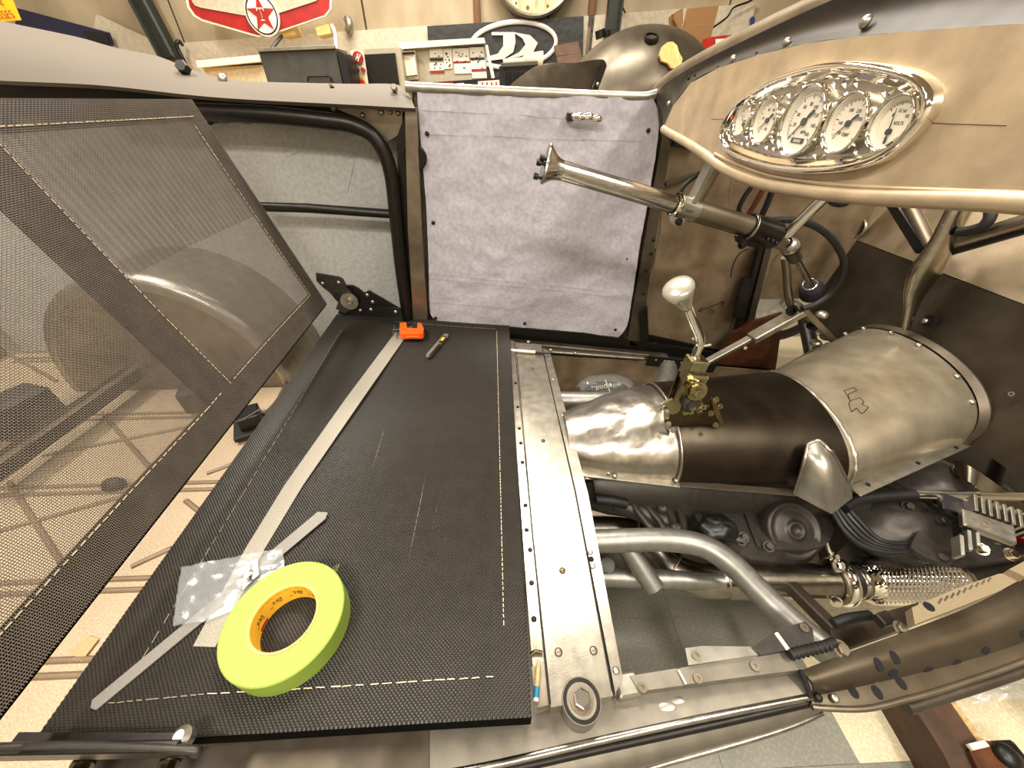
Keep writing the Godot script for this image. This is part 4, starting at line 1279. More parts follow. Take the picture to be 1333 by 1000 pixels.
# ------------------------------------------------------------------ things lying on the seat
func build_loose():
	var y := 0.495
	var st := mb()
	# long ruler
	var ru := thing("ruler", "long pale aluminium ruler lying lengthwise on the black seat cushion", "ruler", onY(400, 620, y))
	prism(st, YY([524, 421, 540, 422, 472, 520, 395, 632, 345, 715, 281, 843, 252, 842, 320, 715, 371, 632, 450, 520], y + 0.0025), Vector3(0, 0.002, 0))
	obj("blade", st, M.ruler, ru)
	st = mb(); lathe(st, onY(528, 424, y + 0.0046), Vector3.UP, [[0.003, 0], [0.003, 0.0006], [0, 0.0006]], 10, false); obj("hole", st, M.hole, ru)
	# thin strip
	st = mb(); prism(st, YY([119, 922, 121, 912, 250, 805, 414, 667, 427, 668, 424, 676, 262, 812, 126, 925], y + 0.006), Vector3(0, 0.002, 0))
	tag(obj("steel_strip", st, M.strip_grey), "narrow grey steel strip lying across the ruler under the tape", "strip")
	# plastic bag with tag
	var bg := thing("plastic_bag", "small clear plastic bag with a white tag beside the tape roll", "bag", onY(290, 760, y))
	var P0 := resample(YY([236, 739, 280, 730, 330, 720, 368, 715], y + 0.010), 22)
	var P1 := resample(YY([225, 815, 270, 808, 310, 790, 372, 748], y + 0.010), 22)
	var nz := FastNoiseLite.new(); nz.seed = 3; nz.frequency = 28.0; nz.fractal_type = FastNoiseLite.FRACTAL_RIDGED
	var rows := []
	for i in 22:
		var row := []
		for k in 18:
			var p: Vector3 = (P0[i] as Vector3).lerp(P1[i], k / 17.0)
			row.append(p + Vector3(0, 0.004 * nz.get_noise_2d(p.x, p.z), 0))
		rows.append(row)
	st = mb(); sheet(st, rows, Vector3(0, -0.003, 0)); obj("film", st, M.film, bg)
	st = mb(); prism(st, YY([319, 734, 335, 728, 337, 748, 316, 768], y + 0.0155), Vector3(0, 0.0006, 0)); part(obj("tag", st, M.white, bg), "white printed tag")
	var q := onY(331, 737, y + 0.017)
	text("1/4\" Nyl", q + Vector3(0.0, 0, 0.012), onY(332, 752, y) - onY(331, 732, y), onY(340, 740, y) - onY(330, 741, y), 0.009, M.ink, bg)
	text("09", onY(324, 754, y + 0.017), onY(325, 764, y) - onY(324, 744, y), onY(334, 752, y) - onY(324, 754, y), 0.010, M.ink, bg)
	# tape roll: outer and inner radius from the photo, 36 mm wide, resting on strip and cushion
	var tp := thing("tape_roll", "large lime green masking tape roll with yellow core on the seat", "tape", Vector3(-0.34, y, -0.243))
	var lo := y + 0.001
	var c := Vector3(-0.338, lo, -0.249)
	var R := 0.0865
	var r := 0.0455
	var w := 0.040
	st = mb()
	lathe(st, c, Vector3.UP, [[r + 0.004, 0.0008], [R - 0.0015, 0.0], [R, 0.0015], [R, w - 0.0015], [R - 0.0015, w], [r + 0.004, w - 0.0005]], 72, false)
	obj("tape", st, M.lime, tp)
	st = mb()
	lathe(st, c, Vector3.UP, [[r + 0.004, 0.001], [r + 0.004, w + 0.0003], [r + 0.0008, w + 0.0003]], 72, false)
	part(obj("cardboard_core", st, M.card, tp), "brown cardboard core")
	st = mb()
	lathe(st, c, Vector3.UP, [[r + 0.001, w + 0.0002], [r, w - 0.0008], [r, 0.0005], [r + 0.001, 0.0005]], 72, false)
	part(obj("core_print", st, M.core, tp), "yellow printed liner of the core")
	var arc := func(a0: float, a1: float, h: float, hh: float, m: Material):
		var s := mb()
		var top := []
		var bot := []
		for k in 9:
			var a := lerpf(a0, a1, k / 8.0)
			var d := Vector3(cos(a), 0, sin(a)) * (r - 0.0004)
			top.append(c + d + Vector3(0, h + hh, 0)); bot.append(c + d + Vector3(0, h, 0))
		rows_to(s, [top, bot], false, false, 0)
		obj("print_mark", s, m, tp)
	for k in 11: arc.call(-2.9 + k * 0.30, -2.9 + k * 0.30 + 0.2, 0.0335, 0.0006, M.print_brown)
	for k in 9: arc.call(-3.3 + k * 0.33, -3.3 + k * 0.33 + 0.10, 0.0135, 0.0018, M.print_red)
	for k in 6: arc.call(-1.9 + k * 0.24, -1.9 + k * 0.24 + 0.18, 0.025, 0.0005, M.print_brown)
	arc.call(-3.25, -2.85, 0.002, 0.005, M.print_red)
	arc.call(-0.75, -0.4, 0.026, 0.006, M.print_brown)
	for a in [-2.35, -1.65, -0.9, -3.05]:
		var d := Vector3(cos(a), 0, sin(a))
		text("233", c + d * (r - 0.0008) + Vector3(0, 0.021, 0), Vector3(-sin(a), 0, cos(a)), Vector3.UP, 0.009, M.print_brown, tp, "core_number", "Droid Sans", 0.0004)
	st = mb()
	for k in 3: tube(st, [c + Vector3(0.045 + k * 0.002, w * 0.6, -0.0745), c + Vector3(0.044 + k * 0.004, w * 0.6 + 0.004, -0.082 - k * 0.002)], 0.0005, 5)
	part(obj("frayed_end", st, M.lime, tp), "frayed green end of the tape")
	# C clamp gripping the ruler end
	var cc := thing("c_clamp", "small orange C clamp gripping the far end of the ruler", "clamp", onY(537, 432, y))
	var yo := y + 0.012
	st = mb()
	prism(st, YY([522, 426.5, 530, 426.5, 531, 434, 544, 434, 545, 426.5, 549, 427, 552.5, 434, 551.5, 440, 548, 441.5, 525, 441.5, 521.5, 439], yo), Vector3(0, 0.020, 0))
	obj("clamp_frame", st, M.orange, cc)
	st = mb(); beam(st, onY(528, 438.5, yo + 0.0205), onY(545, 438.5, yo + 0.0205), 0.006, 0.004); obj("web", st, M.orange, cc)
	st = mb(); tube(st, [onY(512, 430, yo + 0.01), onY(545, 430.5, yo + 0.01)], 0.006, 10); part(obj("screw", st, M.black, cc), "black screw")
	st = mb(); tube(st, [onY(513.5, 424, yo + 0.01), onY(512, 437, yo + 0.01)], 0.0025, 8); part(obj("tommy_bar", st, M.steel, cc), "thin steel turning bar")
	st = mb(); tube(st, [onY(536, 430, yo + 0.01), onY(544, 430.3, yo + 0.01)], 0.009, 12); obj("pad", st, M.dark_metal, cc)
	# snap-off knife
	var kn := thing("utility_knife", "slim silver snap-off knife with yellow slider on the cushion", "knife", onY(570, 452, y))
	st = mb(); prism(st, YY([579, 436, 584, 437, 583, 440, 561, 465, 557, 467, 554.5, 466, 556, 462, 577, 438], y + 0.004), Vector3(0, 0.006, 0)); obj("handle", st, M.steel_bright, kn)
	st = mb(); prism(st, YY([571, 447.5, 574, 449, 561, 463, 558, 463.5], y + 0.0101), Vector3(0, 0.0008, 0)); obj("blade_slot", st, M.dark_metal, kn)
	st = mb(); prism(st, YY([577, 438, 581, 439, 575, 447, 571.5, 446], y + 0.0102), Vector3(0, 0.003, 0)); obj("slider_track", st, M.black, kn)
	st = mb(); prism(st, YY([576.5, 439.5, 579.5, 440, 576, 444, 573.5, 443.5], y + 0.0134), Vector3(0, 0.002, 0)); part(obj("slider", st, M.yellow, kn), "yellow slider")
	# pencil stub on the flange by the cushion
	var pc := thing("pencil_stub", "short wooden pencil stub with teal band beside the front of the cushion", "pencil", onY(699, 888, 0.475))
	var a := onY(701.5, 858, 0.477)
	var b := onY(697.5, 913, 0.477)
	var dd := b - a
	st = mb(); tube(st, [a, a + dd * 0.2, a + dd * 0.22, a + dd * 0.72], [0.0008, 0.0036, 0.004, 0.004], 8); obj("wood", st, M.wood_pale, pc)
	st = mb(); tube(st, [a + dd * 0.68, a + dd * 0.93], 0.0044, 12); part(obj("band", st, M.teal, pc), "teal printed band")
	st = mb(); tube(st, [a + dd * 0.93, b], 0.0038, 12); obj("end", st, M.white, pc)


# ------------------------------------------------------------------ cross beam, near sill, cowl side
func build_frame():
	var st := mb()
	var h := 0.48
	var cb := thing("cross_beam", "flat aluminium cross beam in front of the seat, bolted to the near sill", "beam", Vector3(0.11, 0.40, -0.65))
	prism(st, YY([670, 446, 704.5, 449, 720, 507, 748, 640, 798, 906, 717, 921, 694, 700], h), Vector3(0, -0.05, 0))
	obj("beam_top", st, M.alum, cb)
	st = mb(); prism(st, YY([706.5, 453, 716, 459, 765, 640, 811, 884, 801, 903, 750, 640], h - 0.004), Vector3(0, -0.03, 0))
	obj("beam_flange", st, M.alum, cb)
	st = mb(); tube(st, [onY(705.5, 452, h - 0.001), onY(749.5, 645, h - 0.001), onY(797, 900, h - 0.001)], 0.0022, 6); obj("fold", st, M.dark_metal, cb)
	st = mb()
	tube(st, [onY(672, 452, h - 0.001), onY(693, 690, h - 0.001), onY(716.5, 917, h - 0.001)], 0.0016, 6); obj("fold", st, M.dark_metal, cb)
	for q in [[732, 743, "gold_dark", 0.006], [727, 849, "steel", 0.0062], [772.5, 847, "steel", 0.0062], [693, 480, "steel_dark", 0.0045], [707, 574, "steel_dark", 0.005], [688, 445, "steel_bright", 0.007]]:
		st = mb(); dome(st, onY(q[0], q[1], h + 0.0003), Vector3.UP, q[3], 0.0035); obj("screw", st, M[q[2]], cb)
	for q in [[720, 494], [768.5, 719], [769.5, 728], [771.5, 737], [802, 873], [733, 541]]:
		st = mb(); dome(st, onY(q[0], q[1], h - 0.0035), Vector3.UP, 0.0052, 0.003); obj("screw", st, M.steel_bright if q[1] != 728 else M.hole, cb)
	# riveted strip between cushion and beam
	var rs := thing("rivet_strip", "narrow worn metal strip with screws between cushion and cross beam", "strip", Vector3(0.045, 0.44, -0.65))
	st = mb(); prism(st, YY([662, 442, 669, 444, 692, 690, 714, 918, 700, 922, 692, 855], 0.472), Vector3(0, -0.02, 0)); obj("strip", st, M.alum, rs)
	st = mb(); prism(st, YY([692, 868, 709, 866, 714, 918, 698, 921], 0.4735), Vector3(0, -0.003, 0)); obj("end_plate", st, M.steel, rs)
	for q in [[671, 499], [674, 530], [676, 558], [678, 577], [680, 602], [684, 658], [685.5, 690], [690, 716], [692, 759], [695, 806]]:
		st = mb(); dome(st, onY(q[0], q[1], 0.4722), Vector3.UP, 0.0045, 0.003); obj("screw", st, M.dark_metal, rs)
	st = mb(); tube(st, spl([onY(691, 853, 0.474), onY(697, 848, 0.476), onY(706, 850, 0.475)], 5), 0.003, 8); obj("weld_scar", st, M.gold_dark, rs)
	# thin tube running under the beam end
	st = mb(); tube(st, [onY(664, 456, 0.487), onY(697, 458.5, 0.487), onY(716, 460, 0.487)], [0.005, 0.005, 0.0035], 10)
	tag(obj("marker_pen", st, M.white), "thin white pen with dark tip lying across the far beam end", "pen")
	st = mb(); tube(st, [onY(697, 458.5, 0.4875), onY(716, 460, 0.4875)], [0.0058, 0.0035], 10)
	part(obj("pen_tip", st, M.black, get_node("marker_pen")), "dark pen tip")
	near_sill()
	cowl_bottom()
	st = mb()
	# corner bolt
	var cbolt := thing("corner_bolt", "large hex bolt in a round washer where cross beam meets near sill", "bolt", onY(757, 912, 0.447))
	var bc := onY(757, 912, 0.4815)
	lathe(st, bc, Vector3.UP, [[0.028, -0.043], [0.028, 0.0], [0.0275, 0.0008], [0, 0.0008]], 32, false); obj("boss", st, M.sill, cbolt)
	st = mb(); lathe(st, bc, Vector3.UP, [[0.0262, 0.0005], [0.0262, 0.0022], [0.0215, 0.0022], [0.0212, 0.0005]], 32, false); part(obj("recess_ring", st, M.dark_metal, cbolt), "dark recess ring")
	st = mb(); lathe(st, bc, Vector3.UP, [[0.0165, 0.0], [0.0165, 0.003], [0, 0.003]], 24, false); obj("washer", st, M.steel, cbolt)
	st = mb(); hexa(st, bc + Vector3(0, 0.003, 0), Vector3.UP, 0.0125, 0.008, false); obj("bolt_head", st, M.satin, cbolt)

func near_sill():
	var st := mb()
	var sl := thing("near_sill", "long brushed steel rocker sill along the near side, rolled bright edge", "sill", Vector3(0.1, 0.34, -0.12))
	var inner := YY([560, 950, 690, 932, 716, 922, 800, 906, 828, 894, 930, 882, 1040, 873], 0.44)
	var edge := YY([560, 1010, 640, 995, 784, 962, 928, 931, 1055, 906], 0.44)
	loft2(st, inner, edge, 40, 6, Vector3(0, 0.002, 0), Vector3(0, -0.012, 0))
	obj("sill_top", st, M.sill, sl)
	st = mb(); tube(st, spl(YY([440, 1035, 560, 1011, 640, 996, 784, 963, 928, 932, 1056, 907], 0.437), 5), 0.0055, 12); part(obj("rolled_edge", st, M.satin, sl), "bright rolled outer edge")
	st = mb(); tube(st, spl(YY([560, 1022, 640, 1006, 784, 974, 928, 943, 1056, 914], 0.428), 5), 0.006, 10); part(obj("groove", st, M.dark_metal, sl), "dark groove under the rolled edge")
	st = mb(); loft2(st, YY([560, 1030, 640, 1010, 784, 980, 928, 948, 1058, 916], 0.425), YY([690, 1045, 842, 1000, 964, 966, 1030, 945, 1068, 928], 0.40), 30, 5, Vector3(0, 0.004, 0.003), Vector3(0, -0.008, -0.004)); obj("lower_flange", st, M.sill, sl)
	st = mb(); tube(st, spl(YY([690, 1046, 842, 1001, 964, 967, 1030, 946, 1070, 928], 0.398), 5), 0.004, 10); obj("flange_lip", st, M.satin, sl)
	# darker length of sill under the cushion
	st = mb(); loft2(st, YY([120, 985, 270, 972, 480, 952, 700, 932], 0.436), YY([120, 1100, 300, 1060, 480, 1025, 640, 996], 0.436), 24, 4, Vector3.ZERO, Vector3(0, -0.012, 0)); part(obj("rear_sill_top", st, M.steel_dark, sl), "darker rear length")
	# ground weld spots
	for q in [[868, 920, 0.016, 0.007], [882, 912, 0.013, 0.006]]:
		st = mb(); ball(st, onY(q[0], q[1], 0.4405), Basis().scaled(Vector3(q[2], 0.0022, q[3])), 16, 8, 0.15, FastNoiseLite.new()); obj("ground_weld", st, M.steel_bright, sl)
	# inner flange pieces
	var bk := thing("sill_bracket", "welded sheet brackets with screws along the inside of the near sill", "bracket", Vector3(0.36, 0.44, -0.2))
	st = mb(); prism(st, YY([820, 880, 882, 870, 892, 892, 832, 900], 0.462), Vector3(0, -0.02, 0)); obj("plate", st, M.sill, bk)
	st = mb(); prism(st, YY([884, 870, 960, 858, 1026, 846, 1040, 872, 894, 891], 0.464), Vector3(0, -0.02, 0)); obj("plate", st, M.sill, bk)
	st = mb(); prism(st, YY([892, 844, 914, 841, 980, 842, 992, 852, 896, 866], 0.47), Vector3(0, -0.006, 0)); obj("flap", st, M.steel_bright, bk)
	st = mb(); prism(st, YY([980, 842, 1012, 820, 1048, 809, 1058, 818, 1060, 836, 1035, 845, 990, 852], 0.475), Vector3(0, -0.01, 0)); part(obj("dark_gusset", st, M.cast, bk), "dark gusset")
	st = mb(); beam(st, onY(1010, 824, 0.477), onY(1026, 846, 0.477), 0.006, 0.003); obj("seam", st, M.white, bk)
	st = mb(); beam(st, onY(883, 872, 0.4655), onY(893, 891, 0.4655), 0.003, 0.002); obj("seam", st, M.white, bk)
	st = mb(); box(st, onY(816, 893, 0.45), Basis(Vector3.UP, 0.1), Vector3(0.035, 0.02, 0.03), 0.003); obj("corner_block", st, M.steel_bright, bk)
	for q in [[906, 854, 0.4705], [908, 884, 0.4645], [982, 868, 0.4645], [836, 896, 0.4625], [1046, 818, 0.4755]]:
		st = mb(); lathe(st, onY(q[0], q[1], q[2]), Vector3.UP, [[0.0065, 0], [0.0065, 0.003], [0.003, 0.003], [0.0028, 0.001], [0, 0.001]], 14, false); obj("screw", st, M.steel, bk)
	st = mb(); tube(st, spl([onY(1028, 853, 0.475), onY(1045, 848, 0.476), onY(1066, 843, 0.475), onY(1086, 836, 0.474)], 5), 0.007, 10); part(obj("ribbed_seal", st, M.rubber, bk), "black rubber seal")
	for k in 9:
		st = mb(); lathe(st, onY(1030 + k * 6, 852.4 - k * 1.5, 0.475), Vector3(1, 0, -0.15), [[0.0068, -0.0015], [0.0085, 0], [0.0068, 0.0015]], 10, true); obj("seal_rib", st, M.rubber, bk)
	st = mb()
	hexa(st, onY(1095, 846, 0.462), Vector3(0.1, 1, 0.2), 0.0095, 0.008)
	obj("bolt", st, M.steel, bk)
	st = mb(); hexa(st, onY(1172, 819, 0.455), Vector3(0.1, 1, 0.2), 0.0085, 0.008); obj("bolt", st, M.steel, bk)

func cowl_bottom():
	var st := mb()
	var cw := thing("cowl_quarter", "long curved steel cowl side with dark round holes, right foreground", "body panel", Vector3(0.75, 0.40, -0.2))
	var top := YY([1042, 873, 1113, 846, 1198, 815, 1266, 788, 1333, 751, 1420, 690], 0.462)
	var fold := YY([1056, 907, 1106, 897, 1181, 880, 1249, 863, 1333, 836, 1430, 795], 0.44)
	var lip := YY([1057, 921, 1123, 923, 1178, 911, 1232, 896, 1333, 861, 1440, 815], 0.437)
	var skin := loft2(st, top, fold, 44, 7, Vector3(0.003, 0.012, 0.004), Vector3(0, -0.006, 0.0))
	obj("panel_skin", st, M.cowl, cw)
	st = mb(); var lipr := loft2(st, fold, lip, 44, 4, Vector3(0, 0.001, 0), Vector3(0, -0.006, 0)); obj("flange", st, M.cowl, cw)
	st = mb(); tube(st, spl(lip, 6), 0.0042, 10); obj("rolled_lip", st, M.steel, cw)
	st = mb(); tube(st, spl(YY([1180, 922, 1232, 905, 1333, 871, 1440, 824], 0.42), 6), 0.009, 10); part(obj("lower_roll", st, M.steel_dark, cw), "dark lower roll")
	st = mb(); tube(st, [onY(1042, 873, 0.463), onY(1050, 890, 0.455), onY(1056, 908, 0.443)], 0.0035, 8); part(obj("joint", st, M.black_matte, cw), "black joint against the sill")
	st = mb(); beam(st, snap(skin, 1114, 852)[0], snap(skin, 1142, 888)[0], 0.002, 0.002); obj("weld_seam", st, M.satin, cw)
	var fr := [[1144, 864], [1164, 857], [1164, 876], [1173, 888], [1110.5, 901], [1141, 901], [1209, 879], [1247, 871], [1283, 848], [1332, 825]]
	for q in fr:
		var e := snap(skin if q[1] < 880 or q[0] > 1185 else lipr, q[0], q[1])
		st = mb()
		lathe(st, e[0], e[1], [[0.0088, -0.004], [0.0088, 0.0006], [0, 0.0008]], 18, false, 0.75)
		obj("hole", st, M.hole, cw)
	st = mb(); dome(st, onY(1087, 909, 0.444), Vector3.UP, 0.006, 0.004); obj("rivet", st, M.steel_bright, cw)
	st = mb(); dome(st, onY(1064, 909, 0.444), Vector3.UP, 0.006, 0.008); obj("rivet", st, M.dark_metal, cw)
	# pale bracket on the cowl edge
	var pb := thing("pale_bracket", "pale scuffed channel bracket with one hole lying on the cowl edge", "bracket", Vector3(0.86, 0.47, -0.29))
	st = mb(); prism(st, YY([1187, 791, 1240, 768, 1300, 747, 1322, 747, 1333, 752, 1300, 770, 1250, 790, 1191, 813], 0.485), Vector3(0, -0.018, 0)); obj("channel", st, M.scuffed, pb)
	st = mb(); lathe(st, onY(1209, 790, 0.4853), Vector3.UP, [[0.0075, 0], [0.0075, 0.0012], [0, 0.0012]], 16, false); obj("hole", st, M.hole, pb)
	for k in 9:
		st = mb(); beam(st, onY(1222 + k * 8, 786 - k * 3.6, 0.4855), onY(1226 + k * 8, 779 - k * 3.4, 0.4855), 0.002, 0.0008); obj("scratch", st, M.steel, pb)
	st = mb(); prism(st, YY([1314, 741, 1340, 727, 1352, 735, 1336, 752], 0.50), Vector3(0, -0.015, 0))
	tag(obj("pale_block", st, M.scuffed), "pale block end at the right edge above the cowl side", "block")
	st = mb(); prism(st, YY([1080, 818, 1150, 797, 1196, 784, 1194, 812, 1120, 838, 1088, 850], 0.35), Vector3(0, -0.03, 0))
	tag(obj("dark_frame_plate", st, M.steel_dark), "dark frame plate tucked behind the cowl edge and pale bracket", "plate")
	st = mb(); beam(st, onY(1026, 760, 0.22), onY(1092, 826, 0.26), 0.026, 0.03)
	tag(obj("diagonal_brace", st, M.steel_dark), "dark diagonal frame brace below the thick grey frame tube", "brace")
	# lug and latch bits inside the cowl
	st = mb(); beam(st, onY(1143, 799, 0.40), onY(1158, 815, 0.40), 0.026, 0.02)
	tag(obj("steel_lug", st, M.cast), "dark steel lug on the frame beside the cowl edge", "bracket")
	st = mb(); tube(st, spl([onY(1085, 812, 0.38), onY(1105, 805, 0.385), onY(1132, 801, 0.38)], 5), 0.009, 10)
	tag(obj("rubber_hose", st, M.rubber), "short black rubber hose behind the near cowl bracket", "hose")
	# wooden dolly plank and caster on the floor
	var dp := thing("dolly_plank", "brown wooden dolly plank on the floor below the cowl side", "plank", Vector3(0.95, 0.0, -0.15))
	st = mb(); prism(st, YY([1170, 890, 1216, 884, 1290, 990, 1330, 1050, 1262, 1050, 1228, 981], 0.10), Vector3(0, -0.10, 0)); obj("board", st, M.wood_dark, dp)
	st = mb(); prism(st, YY([1216, 884, 1222, 884, 1297, 986, 1336, 1045, 1330, 1050, 1290, 990], 0.102), Vector3(0, -0.10, 0)); part(obj("edge_strip", st, M.wood_pale, dp), "pale sawn edge")
	var cs := thing("caster_plate", "dark brown round caster plate with a black bolt at the lower right corner", "caster", onY(1300, 985, 0.10))
	st = mb(); prism(st, spl(YY([1262, 978, 1272, 966, 1290, 965, 1310, 972, 1330, 985, 1340, 1010, 1300, 1020, 1275, 1005], 0.112), 3), Vector3(0, -0.008, 0)); obj("plate", st, M.rust, cs)
	st = mb(); lathe(st, onY(1309, 984, 0.113), Vector3.UP, [[0.02, 0], [0.02, 0.008], [0.013, 0.014], [0, 0.016]], 24, true); part(obj("bolt_cap", st, M.black, cs), "black domed bolt cap")
	st = mb(); beam(st, onY(1262, 973, 0.115), onY(1283, 968, 0.115), 0.01, 0.01); part(obj("pale_edge", st, M.white, cs), "chipped pale edge")
	st = mb(); box(st, onY(1300, 990, 0.05), Basis(), Vector3(0.05, 0.09, 0.05), 0.006); obj("wheel_fork", st, M.dark_metal, cs)
	# clear plastic on the floor
	var nz := FastNoiseLite.new(); nz.seed = 11; nz.frequency = 16.0; nz.fractal_type = FastNoiseLite.FRACTAL_RIDGED
	var rows := []
	for i in 16:
		var row := []
		for k in 16:
			var p := onY(1262 + i * 5.5, 882 + k * 2.4 - i * 0.6, 0.02)
			row.append(p + Vector3(0, 0.03 * absf(nz.get_noise_2d(p.x, p.z)), 0))
		rows.append(row)
	st = mb(); sheet(st, rows, Vector3(0, -0.002, 0))
	tag(obj("clear_sheet", st, M.film), "crumpled clear plastic sheet on the floor right of the plank", "plastic")


# ------------------------------------------------------------------ transmission tunnel and shifter
func arc_row(x: float, zc: float, w: float, y0: float, hh: float, n := 28, skew := 0.0, e := 0.8) -> Array:
	var o := []
	for i in n:
		var a := PI * i / (n - 1.0)
		var s := pow(sin(a), e)
		o.append(Vector3(x + skew * (i / (n - 1.0) - 0.5), y0 + hh * s, zc + w * cos(a)))
	return o

func build_tunnel():
	var st := mb()
	var tn := thing("tunnel_cover", "dark steel transmission tunnel with hammered aluminium rear nose", "tunnel", Vector3(0.5, 0.42, -0.74))
	# hammered aluminium nose
	var nz := FastNoiseLite.new(); nz.seed = 5; nz.frequency = 9.0
	var prof := [[0.166, -0.700, 0.085, 0.072], [0.22, -0.705, 0.108, 0.085], [0.28, -0.71, 0.128, 0.100], [0.34, -0.714, 0.142, 0.112], [0.39, -0.717, 0.150, 0.120], [0.425, -0.718, 0.154, 0.124]]
	var rows := []
	for i in prof.size() * 4 - 3:
		var f := i / 4.0
		var k := mini(int(f), prof.size() - 2)
		var u := f - k
		var q := []
		for j in 4: q.append(lerpf(prof[k][j], prof[k + 1][j], u))
		var row := arc_row(q[0], q[1], q[2], 0.425, q[3], 36)
		for j in row.size():
			var b := sin(PI * j / 35.0) * sin(PI * i / 20.0)
			row[j] += Vector3(0, 0.010 * b * nz.get_noise_3dv(row[j] * 2.0), 0.008 * b * nz.get_noise_3dv(row[j] * 2.0 + Vector3(9, 0, 0)))
		rows.append(row)
	sheet(st, rows, Vector3(0, -0.003, 0))
	part(obj("hammered_nose", st, M.alum_hammer, tn), "bright hammered aluminium nose")
	rows = []
	for i in 9:
		var u := i / 8.0
		rows.append(arc_row(lerpf(0.418, 0.80, u), lerpf(-0.718, -0.725, u), lerpf(0.158, 0.196, u), 0.425, lerpf(0.130, 0.134, u), 40, -0.0))
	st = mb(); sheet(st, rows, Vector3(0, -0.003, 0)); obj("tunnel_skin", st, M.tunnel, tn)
	st = mb(); tube(st, arc_row(0.42, -0.718, 0.158, 0.425, 0.130, 36), 0.004, 8); part(obj("lap_edge", st, M.alum_hammer, tn), "bright welded lap")
	# base flanges
	st = mb(); beam(st, onY(744, 614, 0.425), onY(884, 630, 0.425), 0.022, 0.004); part(obj("base_flange", st, M.alum, tn), "bright aluminium flange")
	st = mb(); beam(st, onY(884, 630, 0.424), onY(1036, 642, 0.424), 0.018, 0.004); obj("base_flange", st, M.steel_dark, tn)
	st = mb(); beam(st, onY(733, 549, 0.43), onY(850, 508, 0.43), 0.03, 0.004); part(obj("base_flange", st, M.alum, tn), "bright aluminium flange")
	for q in [[792, 616], [800, 620], [768, 545], [880, 626], [745, 612]]:
		st = mb(); dome(st, onY(q[0], q[1], 0.430), Vector3.UP, 0.006, 0.006); obj("screw", st, M.steel_bright, tn)
	st = mb(); hexa(st, onY(731, 551, 0.44), Vector3.UP, 0.008, 0.01); obj("bolt", st, M.steel, tn)
	st = mb(); hexa(st, onY(734, 543, 0.44), Vector3.UP, 0.007, 0.01); obj("bolt", st, M.steel, tn)
	# bell housing cover
	var bl := thing("bell_cover", "wide bare steel bell housing cover against the firewall with scribed outline", "tunnel", Vector3(1.0, 0.42, -0.8))
	rows = []
	for i in 11:
		var u := i / 10.0
		rows.append(arc_row(lerpf(0.828, 1.235, u), lerpf(-0.736, -0.895, u), lerpf(0.198, 0.238, u), 0.42, lerpf(0.118, 0.170, u), 44, 0.0, 0.72))
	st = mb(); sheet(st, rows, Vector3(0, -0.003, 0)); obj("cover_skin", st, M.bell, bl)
	var bell := rows
	# welded lip at its rear edge
	var lip := arc_row(0.826, -0.736, 0.200, 0.42, 0.121, 60, 0.0, 0.72)
	var rad := []
	for i in lip.size(): rad.append(0.0055 + 0.0022 * sin(i * 1.9) * sin(i * 0.7))
	st = mb(); tube(st, lip, rad, 10); part(obj("weld_bead", st, M.steel_bright, bl), "bright welded bead")
	st = mb()
	var lo := arc_row(0.806, -0.727, 0.196, 0.42, 0.133, 40)
	loft2(st, lo, arc_row(0.826, -0.736, 0.198, 0.42, 0.118, 40, 0.0, 0.72), 40, 3, Vector3.ZERO, Vector3(0, -0.003, 0)); obj("step_ring", st, M.bell, bl)
	# front flange with rivets
	rows = []
	for k in 3: rows.append(arc_row(1.236 + k * 0.008, -0.895, 0.238 + k * 0.005, 0.425, 0.170 + k * 0.005, 44, 0.0, 0.72))
	st = mb(); sheet(st, rows, Vector3(0.004, 0, 0)); obj("front_flange", st, M.steel_dark, bl)
	for a in [0.2, 0.32, 0.5, 0.62, 0.76, 0.88]:
		st = mb()
		var r := arc_row(1.222, -0.893, 0.239, 0.42, 0.172, 101, 0.0, 0.72)
		dome(st, r[int(a * 100)], Vector3(-0.2, 0.9, 0.4), 0.007, 0.005); obj("rivet", st, M.steel_bright, bl)
	st = mb(); beam(st, onY(1112, 640, 0.422), onY(1268, 570, 0.422), 0.03, 0.004); part(obj("base_flange", st, M.steel_bright, bl), "bright base flange")
	for q in [[1130, 631], [1195, 603], [1245, 583]]:
		st = mb(); dome(st, onY(q[0], q[1], 0.4245), Vector3.UP, 0.005, 0.003); obj("screw", st, M.hole, bl)
	st = mb(); beam(st, onY(990, 498, 0.425), onY(1082, 448, 0.425), 0.03, 0.005); part(obj("base_flange", st, M.steel_bright, bl), "bright far base flange")
	# scribed outline, laid on the skin
	var o := [[1098, 510], [1111, 505], [1114, 509], [1104, 513], [1108, 521], [1120, 518], [1124, 524], [1122, 527], [1129, 531], [1126, 537], [1121, 538], [1117, 531], [1109, 535], [1103, 527], [1107, 521], [1098, 510]]
	st = mb()
	for i in o.size() - 1: tube(st, [snap(bell, o[i][0], o[i][1])[0], snap(bell, o[i + 1][0], o[i + 1][1])[0]], 0.0011, 5)
	part(obj("scribed_outline", st, M.ink, bl), "dark scribed outline of a stepped shape")
	# side pocket between tunnel and bell
	var sp := thing("side_pocket", "small flared steel pocket welded between tunnel and bell cover", "tunnel", Vector3(0.78, 0.36, -0.5))
	var q0 := [onY(1052, 578, 0.54), onY(1048, 595, 0.525), onY(1042, 618, 0.485), onY(1034, 642, 0.43)]
	var q1 := [onY(1066, 574, 0.55), onY(1068, 600, 0.54), onY(1068, 630, 0.50), onY(1060, 656, 0.43)]
	var q2 := [onY(1078, 585, 0.545), onY(1086, 612, 0.525), onY(1092, 645, 0.465), onY(1084, 668, 0.42)]
	var q3 := [onY(1086, 594, 0.53), onY(1098, 620, 0.49), onY(1108, 638, 0.435), onY(1110, 648, 0.42)]
